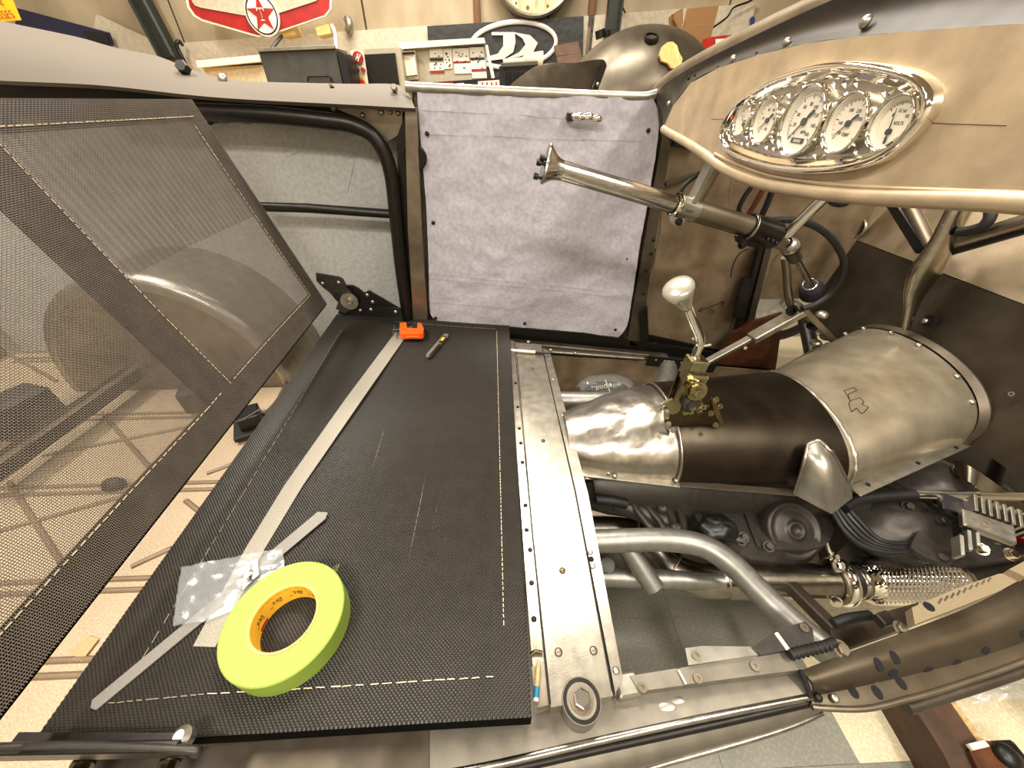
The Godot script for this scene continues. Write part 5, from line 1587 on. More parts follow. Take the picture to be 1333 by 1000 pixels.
	st = mb(); sheet(st, [spl(q0, 4), spl(q1, 4), spl(q2, 4), spl(q3, 4)], Vector3(0, -0.004, 0)); obj("pocket_skin", st, M.steel_bright, sp)
	st = mb(); tube(st, spl(q0, 5), 0.004, 8); tube(st, spl([q0[0], q1[0], q2[0], q3[0], q3[2]], 5), 0.0045, 8); part(obj("weld_bead", st, M.alum_hammer, sp), "bright weld bead")
	shifter()

func shifter():
	var st := mb()
	var sh := thing("gear_shifter", "gear lever with white conical knob on a gold plated bracket", "shifter", Vector3(0.46, 0.55, -0.70))
	var z := -0.655
	# side plates: a tall triangle near and far
	for k in 2:
		st = mb()
		prism(st, ZZ([900, 488, 912, 500, 938, 545, 936, 552, 866, 556, 868, 548], z + 0.025 - k * 0.055), Vector3(0, 0, -0.004))
		obj("side_plate", st, M.gold_dark, sh)
	st = mb(); prism(st, ZZ([886, 478, 892, 477, 872, 530, 864, 534], z - 0.045), Vector3(0, 0, -0.004)); obj("support_strut", st, M.gold, sh)
	st = mb(); prism(st, ZZ([897, 485, 903, 490, 884, 536, 876, 540, 870, 538], z + 0.03), Vector3(0, 0, -0.006)); obj("support_strut", st, M.gold, sh)
	# foot tabs
	st = mb(); prism(st, ZZ([862, 526, 876, 520, 881, 533, 872, 537, 868, 560, 872, 562, 870, 570, 866, 558, 864, 540], z + 0.034), Vector3(0, 0, -0.006)); obj("foot_tab", st, M.gold, sh)
	st = mb(); prism(st, ZZ([925, 516, 932, 522, 940, 545, 943, 552, 938, 554, 930, 538], z + 0.034), Vector3(0, 0, -0.006)); obj("foot_tab", st, M.gold, sh)
	# brass clamp and pivot
	st = mb()
	box(st, onZ(903, 478, z), Basis(Vector3(0, 0, 1), -0.12), Vector3(0.040, 0.048, 0.036), 0.003); obj("lever_clamp", st, M.gold, sh)
	st = mb(); box(st, onZ(903, 491, z + 0.01), Basis(Vector3(0, 0, 1), -0.12), Vector3(0.045, 0.03, 0.04), 0.004); obj("lever_clamp", st, M.gold, sh)
	st = mb(); lathe(st, onZ(902, 505, z + 0.02), Vector3(0, 0.25, 1), [[0.022, -0.01], [0.022, 0.02], [0.017, 0.02], [0.017, 0.026], [0, 0.026]], 24, false); obj("pivot_boss", st, M.gold, sh)
	st = mb(); hexa(st, onZ(906, 511, z + 0.045), Vector3(0.1, 0.3, 1), 0.011, 0.016); obj("pivot_bolt", st, M.gold, sh)
	st = mb(); lathe(st, onZ(898, 525, z + 0.035), Vector3(0, 0.25, 1), [[0.018, -0.02], [0.018, 0.008], [0.012, 0.010], [0.012, 0.016], [0, 0.016]], 20, false); obj("grey_bushing", st, M.cast, sh)
	for q in [[892, 537, 0.035], [902, 531, 0.05], [899, 536, 0.045], [910, 534, 0.035], [916, 530, 0.034], [911, 527, 0.034], [925, 538, 0.034], [876, 560, 0.05], [861, 530, 0.03], [931, 553, 0.05], [870, 552, 0.04], [932, 520, 0.02], [937, 529, 0.02], [931, 521, 0.035], [867, 536, 0.04]]:
		st = mb(); hexa(st, onZ(q[0], q[1], z + q[2]), Vector3(0.05, 0.35, 1), 0.0046, 0.007); obj("bolt", st, M.gold if (int(q[0]) % 3) else M.steel_bright, sh)
	# lever
	st = mb()
	tube(st, spl(ZZ([904, 474, 906, 462, 911, 448, 910, 436, 904, 422, 897, 404, 893, 395], z), 6), 0.0095, 16); part(obj("lever", st, M.chrome, sh), "bent chrome lever")
	st = mb(); tube(st, ZZ([912, 452, 925, 449], z - 0.02), 0.003, 8); obj("cotter_pin", st, M.steel_bright, sh)
	# knob: a cone with a domed top
	var a := onZ(894, 401, z)
	var b := onZ(882, 374, z + 0.012)
	var y := (b - a).normalized()
	var L := a.distance_to(b)
	st = mb(); lathe(st, a, y, [[0.008, -0.002], [0.0105, 0.0], [0.0115, L * 0.12], [0.0255, L * 0.72], [0.0285, L * 0.86], [0.0290, L * 0.93], [0.0275, L * 1.0], [0.02, L * 1.05], [0.010, L * 1.08], [0.0, L * 1.085]], 36)
	part(obj("knob", st, M.pearl, sh), "pearly white conical knob")


# ------------------------------------------------------------------ steering column
func build_column():
	var st := mb()
	var co := thing("steering_column", "bare polished steering column without wheel, pointing left across the papered door", "steering column", Vector3(0.4, 0.86, -0.95))
	var z := -0.95
	st = mb(); tube(st, ZZ([715, 217, 882, 267], z), 0.0205, 24); part(obj("upper_tube", st, M.satin, co), "brushed bright upper tube")
	st = mb(); tube(st, ZZ([880, 267, 905, 275], z), 0.0255, 24); obj("clamp_collar", st, M.steel_bright, co)
	st = mb(); lathe(st, onZ(880, 267, z), Vector3(1, -0.27, 0), [[0.026, -0.006], [0.029, 0], [0.026, 0.006]], 28); obj("collar_ring", st, M.chrome, co)
	st = mb(); tube(st, ZZ([903, 274, 977, 296], z), 0.0245, 24); part(obj("lower_tube", st, M.steel, co), "darker lower tube")
	st = mb(); tube(st, ZZ([974, 295, 1008, 307], z), 0.032, 22); obj("drop_clamp", st, M.dark_metal, co)
	st = mb(); lathe(st, onZ(975, 296, z), Vector3(1, -0.3, 0), [[0.030, -0.004], [0.034, 0], [0.030, 0.004]], 28); part(obj("clamp_rim", st, M.steel_bright, co), "bright rim of the lower clamp")
	st = mb(); prism(st, ZZ([872, 281, 880, 283, 893, 285, 890, 291, 880, 295, 874, 291], z + 0.02), Vector3(0, 0, -0.01)); obj("clamp_ear", st, M.steel_bright, co)
	st = mb(); hexa(st, onZ(884, 289, z + 0.022), Vector3(0, 0.2, 1), 0.006, 0.006); obj("bolt", st, M.dark_metal, co)
	st = mb(); prism(st, ZZ([958, 308, 975, 312, 992, 318, 996, 325, 970, 320, 960, 316], z + 0.02), Vector3(0, 0, -0.012)); obj("clamp_ear", st, M.dark_metal, co)
	st = mb(); hexa(st, onZ(966, 318, z + 0.025), Vector3(0, 0.2, 1), 0.008, 0.01); obj("bolt", st, M.dark_metal, co)
	# splayed mounting flange at the end
	var ax := (onZ(882, 267, z) - onZ(715, 217, z)).normalized()
	var c := onZ(710, 216, z)
	var b := axes(ax)
	# trumpet that flares into three lobes
	var rings := []
	for q in [[0.0, -0.004, 0.0], [0.8, -0.004, 0.8], [1.0, -0.003, 1.0], [1.0, 0.0, 1.0], [0.86, 0.004, 0.8], [0.55, 0.012, 0.45], [0.3, 0.020, 0.2], [0.1, 0.030, 0.05], [0.0, 0.040, 0.0]]:
		var ring := []
		for k in 60:
			var a := TAU * k / 60
			var lobe := pow(maxf(0.0, 0.5 + 0.5 * cos(3.0 * (a - 0.5))), 0.8)
			var r: float = 0.0207 + q[0] * 0.011 + q[2] * 0.015 * lobe
			if q[1] == -0.004 and q[0] == 0.0: r = 0.0
			ring.append(c + ax * q[1] + (b.x * cos(a) + b.z * sin(a)) * r)
		rings.append(ring)
	st = mb(); rows_to(st, rings, true, true, 0); part(obj("flange", st, M.satin, co), "flared three-lobed steel flange")
	for p in [[704, 205], [700, 211], [696, 229]]:
		st = mb()
		var e := onZ(p[0], p[1], z)
		tube(st, [e, e + ax * 0.018], 0.004, 10)
		tube(st, [e - ax * 0.002, e + ax * 0.008], 0.007, 10)
		part(obj("flange_bolt", st, M.black, co), "black flange bolt")
	# universal joint and shaft to the firewall
	st = mb(); box(st, onZ(1018, 318, z), Basis(Vector3(0, 0, 1), -0.35), Vector3(0.05, 0.028, 0.028), 0.005); obj("joint_yoke", st, M.steel, co)
	st = mb(); ball(st, onZ(1028, 321, z), Basis().scaled(Vector3(0.022, 0.022, 0.022)), 16, 10); obj("joint_cross", st, M.steel_bright, co)
	st = mb(); tube(st, ZZ([1022, 316, 1033, 326], z), [0.016, 0.018], 14); obj("joint_yoke", st, M.dark_metal, co)
	for p in [[999, 312], [1005, 314], [1010, 317]]:
		st = mb(); dome(st, onZ(p[0], p[1], z + 0.034), Vector3(0, 0.3, 1), 0.006, 0.005); obj("set_screw", st, M.dark_metal, co)
	st = mb(); tube(st, [onZ(1033, 330, z), onZ(1055, 370, z - 0.1)], 0.0085, 14); part(obj("lower_shaft", st, M.stainless, co), "thin bright lower shaft")
	st = mb(); tube(st, [onZ(1028, 326, z), onZ(1035, 336, z - 0.02)], 0.017, 14); obj("shaft_coupling", st, M.cast, co)
	st = mb(); lathe(st, onZ(1054, 370, z - 0.12), Vector3(-0.5, 0.6, 0.4), [[0.018, -0.002], [0.021, 0], [0.018, 0.003], [0.016, 0.0]], 24); part(obj("shaft_ring", st, M.chrome, co), "bright ring where the shaft ends")
	st = mb(); lathe(st, onZ(1057, 374, z - 0.13), Vector3(-0.5, 0.6, 0.4), [[0.03, -0.05], [0.034, -0.01], [0.02, 0.0], [0, 0.0]], 20); part(obj("rubber_boot", st, M.boot, co), "dark rubber boot")
	# column drop from the dash
	var dr := thing("column_drop", "flat bright column drop bracket rising from the collar to the dash", "bracket", onZ(893, 272, -0.93))
	st = mb(); beam(st, onZ(893, 276, -0.95), onZ(935, 195, -0.93), 0.012, 0.034, Vector3(0, 0, 1)); obj("bracket_bar", st, M.steel_bright, dr)
	st = mb(); tube(st, [onZ(900, 276, -0.95), onZ(938, 208, -0.94)], 0.012, 14); obj("bracket_tube", st, M.steel, dr)
	st = mb(); tube(st, [onZ(889, 277, -0.94), onZ(896, 268, -0.935)], [0.008, 0.02], 10); obj("flat_end", st, M.steel_bright, dr)
	st = mb(); tube(st, [onZ(1021, 309, -0.93), onZ(1026, 303, -0.93), onZ(1082, 248, -0.90)], [0.008, 0.012, 0.013], 16)
	tag(obj("dash_strut", st, M.chrome), "polished round strut running from column joint up under the dash", "strut")
	# wiring
	var ca := func(px: Array, zz: float, r: float, m: Material, label: String):
		var s := mb(); tube(s, spl(ZZ(px, zz), 6), r, 9)
		tag(obj("cable", s, m), label, "cable")
	ca.call([1006, 287, 1035, 287, 1062, 295, 1084, 312, 1097, 336, 1096, 358, 1082, 382, 1062, 396, 1044, 402], -1.04, 0.009, M.rubber, "thick black cable looping right of the column joint")
	ca.call([961, 282, 985, 283, 1010, 286], -0.99, 0.005, M.rubber, "straight black cable above the lower column clamp")
	ca.call([886, 262, 888, 246, 902, 232, 922, 222, 940, 217], -0.99, 0.005, M.rubber, "thin black cable arching over the column collar")
	ca.call([965, 283, 962, 272, 970, 255, 984, 235, 985, 222], -1.02, 0.006, M.rubber, "black cable hanging from the dash left of the clamp")
	ca.call([972, 283, 985, 262, 996, 242, 1003, 228], -1.05, 0.007, M.rust, "brown wire bundle hanging below the dash")
	ca.call([952, 235, 949, 255, 951, 274], -1.1, 0.0015, M.strip_grey, "fine grey wire hanging down the kick panel")
	ca.call([974, 324, 962, 331, 954, 346, 951, 361], -1.0, 0.0018, M.ink, "fine dark wire curling below the lower clamp")
	ca.call([990, 284, 1000, 262, 1008, 240, 1010, 232], -1.07, 0.008, M.black, "thick black loom behind the dash strut")


# ------------------------------------------------------------------ dashboard
const DX := 0.44
func build_dash():
	var st := mb()
	var da := thing("dashboard", "brushed tan bare metal dashboard panel holding the oval gauge cluster", "dashboard", Vector3(0.45, 1.04, -0.7))
	var bottom := [1800, 293, 1450, 268, 1333, 258, 1240, 254, 1150, 250, 1090, 246, 1040, 240, 990, 231, 945, 214, 918, 196, 895, 181, 870, 169]
	var topp := [864, 165, 868, 156, 876, 138, 899, 108, 936, 88, 988, 71, 1047, 57, 1110, 48, 1173, 42, 1250, 36, 1333, 31, 1450, 27, 1800, 19]
	prism(st, XX(topp + bottom, DX), Vector3(0.012, 0, 0)); obj("dash_face", st, M.dash, da)
	st = mb()
	tube(st, spl(XX([864, 168, 870, 172, 895, 186, 918, 201, 945, 220, 990, 238, 1040, 247, 1090, 253, 1150, 257, 1240, 260, 1333, 264, 1450, 274, 1800, 300], DX + 0.002), 5), 0.0095, 14); obj("lower_roll", st, M.dash, da)
	st = mb()
	tube(st, spl(XX([930, 200, 950, 210, 993, 226, 1040, 235, 1090, 241, 1150, 245, 1240, 249, 1333, 253, 1450, 262], DX - 0.001), 5), 0.0028, 8); obj("pressed_bead", st, M.dash, da)
	st = mb(); tube(st, XX([1212, 160, 1310, 163], DX - 0.0002), 0.0005, 5); part(obj("scribe_line", st, M.scribe, da), "faint scribed line right of the gauges")
	st = mb(); tube(st, XX([926, 155, 945, 155], DX - 0.0002), 0.0005, 5); part(obj("scribe_line", st, M.scribe, da), "faint scribed line left of the gauges")
	# cowl roll around the dash
	var cw := thing("cowl_roll", "dark curved cowl edge with bolts wrapping round the top of the dashboard", "body panel", Vector3(0.5, 1.16, -0.7))
	var r2 := resample(spl(XX([862, 170] + topp, DX), 4), 60)
	var r1 := resample(spl(XX([852, 126, 862, 113, 884, 97, 914, 80, 968, 53, 1060, 10, 1160, -30, 1300, -75, 1450, -110, 1800, -178], DX + 0.012), 5), 60)
	var r0 := resample(spl(XX([848, 121, 858, 108, 877, 91, 907, 72, 962, 42, 1047, 1, 1150, -42, 1300, -90, 1450, -125, 1800, -193], DX + 0.05), 5), 60)
	var rows := []
	for k in 6:
		var u := k / 5.0
		var row := []
		for i in 60: row.append((r2[i] as Vector3).lerp(r1[i], u) + Vector3(0.010 * sin(PI * u), 0, 0))
		rows.append(row)
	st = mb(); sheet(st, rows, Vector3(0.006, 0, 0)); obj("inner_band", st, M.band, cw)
	rows = []
	for k in 7:
		var u := k / 6.0
		var row := []
		for i in 60: row.append((r1[i] as Vector3).lerp(r0[i], u) + Vector3(-0.012 * sin(PI * u), 0.003 * sin(PI * u), 0))
		rows.append(row)
	var last := []
	for i in 60: last.append(r0[i] + Vector3(0.12, 0.004, 0))
	rows.append(last)
	last = []
	for i in 60: last.append(r0[i] + Vector3(0.09, -0.002, 0))
	rows.append(last)
	st = mb(); sheet(st, rows, Vector3(0.004, -0.006, 0)); part(obj("outer_roll", st, M.steel, cw), "brighter outer roll")
	for q in [[871, 135, 0.006], [897, 102, 0.004], [905, 98, 0.003], [955, 77, 0.0065], [1025, 55.5, 0.0065], [1128, 28.5, 0.007], [935, 88, 0.003], [985, 70, 0.003]]:
		st = mb(); dome(st, onX(q[0], q[1], DX + 0.006), Vector3(-1, 0.1, 0.1), q[2], q[2] * 0.9); obj("bolt", st, M.steel_bright if q[2] > 0.005 else M.hole, cw)
	gauges()

func gauges():
	var st := mb()
	var cl := thing("gauge_cluster", "oval chrome gauge cluster with five cream dials on engine-turned plate", "instrument panel", Vector3(DX - 0.01, 1.06, -0.7))
	var om := []
	for p in [[55, 510], [62, 440], [95, 375], [150, 305], [230, 240], [380, 160], [560, 103], [720, 78], [900, 86], [1080, 120], [1180, 165], [1232, 225], [1238, 290], [1205, 380], [1130, 475], [1040, 560], [920, 635], [760, 680], [600, 695], [450, 690], [300, 665], [160, 615], [80, 565]]:
		om.append(onX(930 + 0.24 * p[0], 60 + 0.24 * p[1], DX))
	var ctr := Vector3.ZERO
	for p in om: ctr += p / om.size()
	var loop := om.duplicate(); loop.append(om[0])
	var o := resample(spl(loop, 6), 97); o.pop_back()
	var ins := func(f: float, dx: float) -> Array:
		var q := []
		var n := o.size()
		for i in n:
			var t: Vector3 = (o[(i + 1) % n] - o[(i - 1 + n) % n]).normalized()
			var nn := t.cross(Vector3(1, 0, 0)).normalized()
			if nn.dot(ctr - o[i]) < 0: nn = -nn
			q.append(o[i] + nn * f + Vector3(dx, 0, 0))
		return q
	# bezel: a rolled outer bead, a dished band and a thin inner lip
	rows_to(st, [ins.call(-0.001, 0.0), ins.call(0.0, -0.008), ins.call(0.002, -0.0125), ins.call(0.005, -0.0145), ins.call(0.008, -0.013), ins.call(0.0095, -0.0095), ins.call(0.0105, -0.0085), ins.call(0.0155, -0.0065), ins.call(0.018, -0.004), ins.call(0.019, 0.0)], true, false, 0)
	part(obj("bezel", st, M.chrome, cl), "thick chrome oval bezel")
	st = mb()
	prism(st, ins.call(0.017, -0.0005), Vector3(-0.0015, 0, 0)); part(obj("engine_turned_plate", st, M.plate, cl), "textured aluminium plate")
	# raised lozenges of the plate
	var dials := [[-0.781, 0.0245, 1.135], [-0.715, 0.0325, 1.1355], [-0.627, 0.0432, 1.137], [-0.545, 0.0325, 1.138], [-0.480, 0.0265, 1.141]]
	var inner2 := PackedVector2Array()
	for p in ins.call(0.020, 0): inner2.append(Vector2(p.z, p.y))
	st = mb()
	for i in range(-30, 30):
		for k in range(-11, 12):
			var p := Vector2(-0.65 + i * 0.0095, 1.12 + k * 0.0095)
			if not Geometry2D.is_point_in_polygon(p, inner2): continue
			var skip := false
			for d in dials:
				if p.distance_to(Vector2(d[0], d[2])) < d[1] + 0.003: skip = true
			if skip: continue
			var a := PI / 4 if (i + k) % 2 == 0 else -PI / 4
			var e := Vector3(0, sin(a), cos(a)) * 0.0060
			var f := Vector3(0, cos(a), -sin(a)) * 0.0026
			var c := Vector3(DX - 0.002, p.y, p.x)
			var t := c + Vector3(-0.0034, 0, 0)
			for q in [[e, f], [f, -e], [-e, -f], [-f, e]]: tri(st, c + q[0], c + q[1], t)
	stuff(obj("plate_pattern", st, M.plate, cl))
	var kinds := ["fuel", "oil", "speed", "temp", "volts"]
	for i in 5: dial(cl, kinds[i], Vector3(DX - 0.002, dials[i][2], dials[i][0]), dials[i][1])

func dial(cl: Node3D, kind: String, c: Vector3, r: float):
	# facing -x; on the face right is +z and up is +y
	var n := Vector3(-1, 0, 0)
	var at := func(a: float, k: float, h: float) -> Vector3: return c + Vector3(-h, sin(a) * k * r, cos(a) * k * r)
	var st := mb()
	lathe(st, c, n, [[r, -0.001], [r, 0.007], [r * 0.985, 0.0105], [r * 0.96, 0.0115], [r * 0.935, 0.0105], [r * 0.92, 0.008], [r * 0.905, 0.0088], [r * 0.89, 0.008], [r * 0.885, 0.006]], 56)
	var rim := obj("gauge_rim", st, M.chrome, cl)
	part(rim, {"fuel": "chrome rim of the leftmost small gauge", "oil": "chrome rim of the second gauge", "speed": "chrome rim of the large central speedometer", "temp": "chrome rim of the temperature gauge", "volts": "chrome rim of the rightmost volt gauge"}[kind])
	st = mb(); lathe(st, c, n, [[r * 0.886, 0.0065], [r * 0.79, 0.0035], [r * 0.77, 0.0022]], 48); obj("inner_ring", st, M.white, rim)
	st = mb(); lathe(st, c, n, [[r * 0.85, 0.0005], [r * 0.85, 0.002], [0, 0.002]], 48, false); obj("dial_face", st, M.dial, rim)
	st = mb(); lathe(st, c, n, [[r * 0.885, 0.0068], [r * 0.885, 0.0074], [0, 0.0074]], 40, false); obj("glass", st, M.pane, rim)
	# ticks on an arc; angles in the face plane seen from the driver (z to the right)
	var a0 := deg_to_rad(225); var a1 := deg_to_rad(-45)
	var count := {"fuel": 8, "oil": 16, "speed": 48, "temp": 20, "volts": 11}
	var lo: float = a0; var hi: float = a1
	if kind == "volts": lo = deg_to_rad(140); hi = deg_to_rad(30)
	if kind == "fuel": lo = deg_to_rad(140); hi = deg_to_rad(40)
	var m: int = count[kind]
	var marks := mb()
	for i in m + 1:
		var a := lerpf(lo, hi, i / float(m))
		var big := i % (6 if kind == "speed" else 4) == 0
		beam(marks, at.call(a, 0.74, 0.0022), at.call(a, 0.61 if big else 0.67, 0.0022), r * (0.028 if big else 0.015), 0.0004, n)
	obj("dial_marks", marks, M.ink, rim)
	var R := Vector3(0, 0, 1)
	var word := func(s: String, x: float, y: float, size: float):
		text(s, c + Vector3(-0.0024, y * r, x * r), R, Vector3.UP, size * r, M.ink, rim, "dial_text", "Droid Sans", 0.0003)
	var na := 0.0
	var tail := 0.25
	var pivot := c
	match kind:
		"speed":
			for i in 9:
				var a := lerpf(lo, hi, i / 8.0)
				word.call(str(i * 20), cos(a) * 0.46, sin(a) * 0.46, 0.13)
			word.call("MPH", 0.12, -0.28, 0.12)
			st = mb(); box(st, c + Vector3(-0.0026, -0.52 * r, 0), Basis(), Vector3(0.001, 0.15 * r, 0.62 * r), 0.0002); var od := obj("odometer", st, M.ink, rim)
			word.call("000000", 0.0, -0.525, 0.11)
			(rim.get_child(rim.get_child_count() - 1) as MeshInstance3D).mesh.material = M.dial
			(rim.get_child(rim.get_child_count() - 1) as MeshInstance3D).position.x -= 0.0008
			na = deg_to_rad(225)
		"temp":
			for q in [["100", 225], ["140", 180], ["180", 112], ["220", 62], ["250", 20]]: word.call(q[0], cos(deg_to_rad(q[1])) * 0.44, sin(deg_to_rad(q[1])) * 0.44, 0.14)
			word.call("TEMP", 0.05, -0.35, 0.15)
			na = deg_to_rad(222)
		"oil":
			for q in [["0", 225], ["20", 170], ["40", 115], ["60", 65], ["80", 10]]: word.call(q[0], cos(deg_to_rad(q[1])) * 0.46, sin(deg_to_rad(q[1])) * 0.46, 0.14)
			word.call("OIL", 0.05, -0.35, 0.15)
			na = deg_to_rad(218)
		"volts":
			for q in [["8", 140], ["12", 100], ["14", 72], ["18", 35]]: word.call(q[0], cos(deg_to_rad(q[1])) * 0.42, sin(deg_to_rad(q[1])) * 0.42, 0.15)
			word.call("VOLTS", 0.15, 0.0, 0.16)
			na = deg_to_rad(100)
			pivot = c + Vector3(0, -0.30 * r, -0.08 * r)
		"fuel":
			word.call("E", -0.35, 0.2, 0.17); word.call("F", 0.35, 0.2, 0.17); word.call("FUEL", 0.0, -0.1, 0.15)
			na = deg_to_rad(135)
			pivot = c + Vector3(0, -0.30 * r, 0)
	var dir := Vector3(0, sin(na), cos(na))
	st = mb()
	tube(st, [pivot - dir * r * 0.42 + n * 0.004, pivot - dir * r * 0.2 + n * 0.004], r * 0.045, 8)
	tube(st, [pivot - dir * r * 0.2 + n * 0.004, pivot + dir * r * (0.66 if pivot == c else 0.8) + n * 0.004], [r * 0.03, r * 0.012], 8)
	lathe(st, pivot, n, [[r * 0.11, 0.002], [r * 0.11, 0.0052], [0, 0.0058]], 18, false)
	obj("needle", st, M.ink, rim)


# ------------------------------------------------------------------ firewall and engine
func build_engine():
	var st := mb()
	var fw := thing("firewall", "mottled bare steel firewall folded above the toe board", "body panel", Vector3(1.3, 0.43, -0.6))
	prism(st, [Vector3(1.3, 0.76, -1.345), Vector3(1.462, 1.12, -1.345), Vector3(1.4845, 1.17, -0.7), Vector3(1.462, 1.12, 0.1), Vector3(1.3, 0.76, 0.1)], Vector3(0.006, 0, 0)); obj("upper_panel", st, M.fire, fw)
	st = mb()
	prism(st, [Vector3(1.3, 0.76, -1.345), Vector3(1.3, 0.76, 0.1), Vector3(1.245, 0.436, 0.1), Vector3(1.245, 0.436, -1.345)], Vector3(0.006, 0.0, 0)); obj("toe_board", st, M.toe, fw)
	st = mb(); tube(st, [Vector3(1.299, 0.76, -1.345), Vector3(1.299, 0.76, 0.1)], 0.0015, 8); obj("fold", st, M.steel, fw)
	st = mb(); lathe(st, onX(1117, 297, 1.295), Vector3(-1, 0, 0), [[0.034, 0.0], [0.034, 0.006], [0.029, 0.007], [0.027, 0.0]], 28); obj("grommet_ring", st, M.steel_bright, fw)
	st = mb(); lathe(st, onX(1119, 296, 1.297), Vector3(-1, 0, 0), [[0.028, 0.0], [0.028, 0.0015], [0, 0.0015]], 24, false); obj("hole", st, M.hole, fw)
	st = mb(); lathe(st, onX(1114, 298, 1.294), Vector3(-1, 0, 0), [[0.022, 0.0], [0.022, 0.0015], [0, 0.0015]], 24, false); obj("plug", st, M.steel, fw)
	st = mb(); lathe(st, onX(1210, 418, 1.268), Vector3(-1, 0.1, 0), [[0.018, 0.0], [0.018, 0.002], [0, 0.002]], 20, false); obj("hole", st, M.hole, fw)
	st = mb(); dome(st, onX(1204, 418, 1.262), Vector3(-1, 0.3, 0.2), 0.008, 0.008); obj("screw", st, M.steel_bright, fw)
	st = mb(); lathe(st, onX(1317, 513, 1.258), Vector3(-1, 0.1, 0), [[0.006, 0.0], [0.006, 0.002], [0.003, 0.002], [0.003, 0.0]], 14, false); obj("rivet", st, M.steel_bright, fw)
	st = mb(); box(st, onX(1094, 306, 1.285), Basis(), Vector3(0.03, 0.03, 0.05), 0.004); obj("small_bracket", st, M.dark_metal, fw)
	# Y brace and bars
	var yb := thing("firewall_brace", "bronze toned Y-shaped brace dropping from dash to toe board", "brace", onX(1185, 420, 1.24))
	st = mb()
	tube(st, spl([onX(1258, 255, 1.20), onX(1240, 290, 1.20), onX(1222, 325, 1.205), onX(1206, 352, 1.21), onX(1193, 378, 1.215), onX(1186, 400, 1.22), onX(1179, 430, 1.225)], 5), [0.034, 0.034, 0.034, 0.034, 0.034, 0.034, 0.034, 0.034, 0.035, 0.036, 0.038, 0.04, 0.042, 0.044, 0.046, 0.046, 0.045, 0.043, 0.04, 0.037, 0.034, 0.031, 0.028, 0.025, 0.022, 0.02, 0.018, 0.016, 0.014, 0.012, 0.010], 14, true, false, 0.55)
	obj("brace_leg", st, M.stainless, yb)
	st = mb(); beam(st, onX(1166, 262, 1.24), onX(1207, 326, 1.24), 0.03, 0.045, Vector3(-1, 0, 0)); part(obj("brace_arm", st, M.dark_metal, yb), "dark left arm")
	st = mb(); tube(st, [onX(1182, 262, 1.225), onX(1212, 318, 1.225)], 0.016, 12); obj("brace_arm", st, M.steel, yb)
	st = mb(); beam(st, onX(1230, 330, 1.24), onX(1345, 296, 1.24), 0.02, 0.014, Vector3(-1, 0, 0)); part(obj("brace_arm", st, M.dark_metal, yb), "dark right arm")
	st = mb(); tube(st, [onX(1236, 318, 1.235), onX(1345, 285, 1.235)], 0.018, 12); obj("brace_arm", st, M.steel, yb)
	st = mb(); tube(st, spl(XX([1248, 302, 1262, 300, 1280, 294, 1289, 282, 1288, 268, 1280, 260], 1.2), 6), 0.012, 12)
	tag(obj("bent_hook", st, M.rubber), "dark bent hose hook below the dash right of the brace", "hose")
	st = mb(); ball(st, onX(1092, 261, DX + 0.012), Basis().scaled(Vector3(0.012, 0.008, 0.016)), 14, 8)
	tag(obj("rubber_bung", st, M.black), "small black rubber bung under the dash bottom edge", "bung")
	# cast bracket between tunnel and firewall
	var ab := thing("pedal_bracket", "cast aluminium three-armed pedal bracket beyond the tunnel", "bracket", onZ(1045, 440, -1.1))
	st = mb(); beam(st, onZ(917, 473, -1.08), onZ(985, 436, -1.10), 0.014, 0.026, Vector3(0, 0, 1)); obj("arm", st, M.steel_bright, ab)
	st = mb(); beam(st, onZ(978, 441, -1.09), onZ(1048, 402, -1.11), 0.024, 0.045, Vector3(0, 0, 1)); obj("arm", st, M.alum, ab)
	st = mb(); tube(st, spl(ZZ([1044, 404, 1030, 398, 1026, 380, 1024, 352, 1022, 335], -1.13), 5), 0.012, 10); obj("arm", st, M.steel, ab)
	st = mb(); beam(st, onZ(1040, 398, -1.11), onZ(1082, 442, -1.12), 0.02, 0.05, Vector3(0, 0, 1)); obj("arm", st, M.steel, ab)
	st = mb(); lathe(st, onZ(1030, 404, -1.095), Vector3(0, 0.3, 1), [[0.018, 0], [0.018, 0.006], [0.01, 0.006], [0.01, 0.0], [0, 0.0]], 18, false); obj("bolt_boss", st, M.dark_metal, ab)
	for q in [[1070, 410], [1058, 425], [1075, 438], [1062, 447]]:
		st = mb(); ball(st, onZ(q[0], q[1], -1.12), Basis().scaled(Vector3(0.02, 0.014, 0.02)), 10, 7); obj("cast_lump", st, M.steel_bright if q[0] != 1058 else M.dark_metal, ab)
	# plastic bag, tyre beyond the far side
	var nz := FastNoiseLite.new(); nz.seed = 21; nz.frequency = 0.05; nz.fractal_type = FastNoiseLite.FRACTAL_RIDGED
	st = mb(); ball(st, onZ(1002, 388, -1.43), Basis().scaled(Vector3(0.08, 0.12, 0.05)), 30, 20, 0.35, nz)
	tag(obj("plastic_bag", st, M.film), "crumpled clear plastic bag hanging behind the upright rail", "bag")
	var ty := thing("front_tyre", "partly hidden front tyre with pale rim beyond the pedal bracket", "wheel", Vector3(1.35, 0.0, -1.75))
	st = mb(); var tc := onZ(1026, 396, -1.62); lathe(st, Vector3(tc.x, tc.y, -1.7), Vector3(0, 0.05, 1), [[0.13, -0.08], [0.20, -0.09], [0.225, -0.05], [0.23, 0.0], [0.225, 0.05], [0.20, 0.085], [0.15, 0.08], [0.14, 0.06]], 40); obj("tyre", st, M.rubber, ty)
	st = mb(); lathe(st, Vector3(tc.x, tc.y, -1.7), Vector3(0, 0.05, 1), [[0.15, 0.078], [0.13, 0.085], [0.11, 0.07], [0.0, 0.06]], 32); obj("rim", st, M.white, ty)
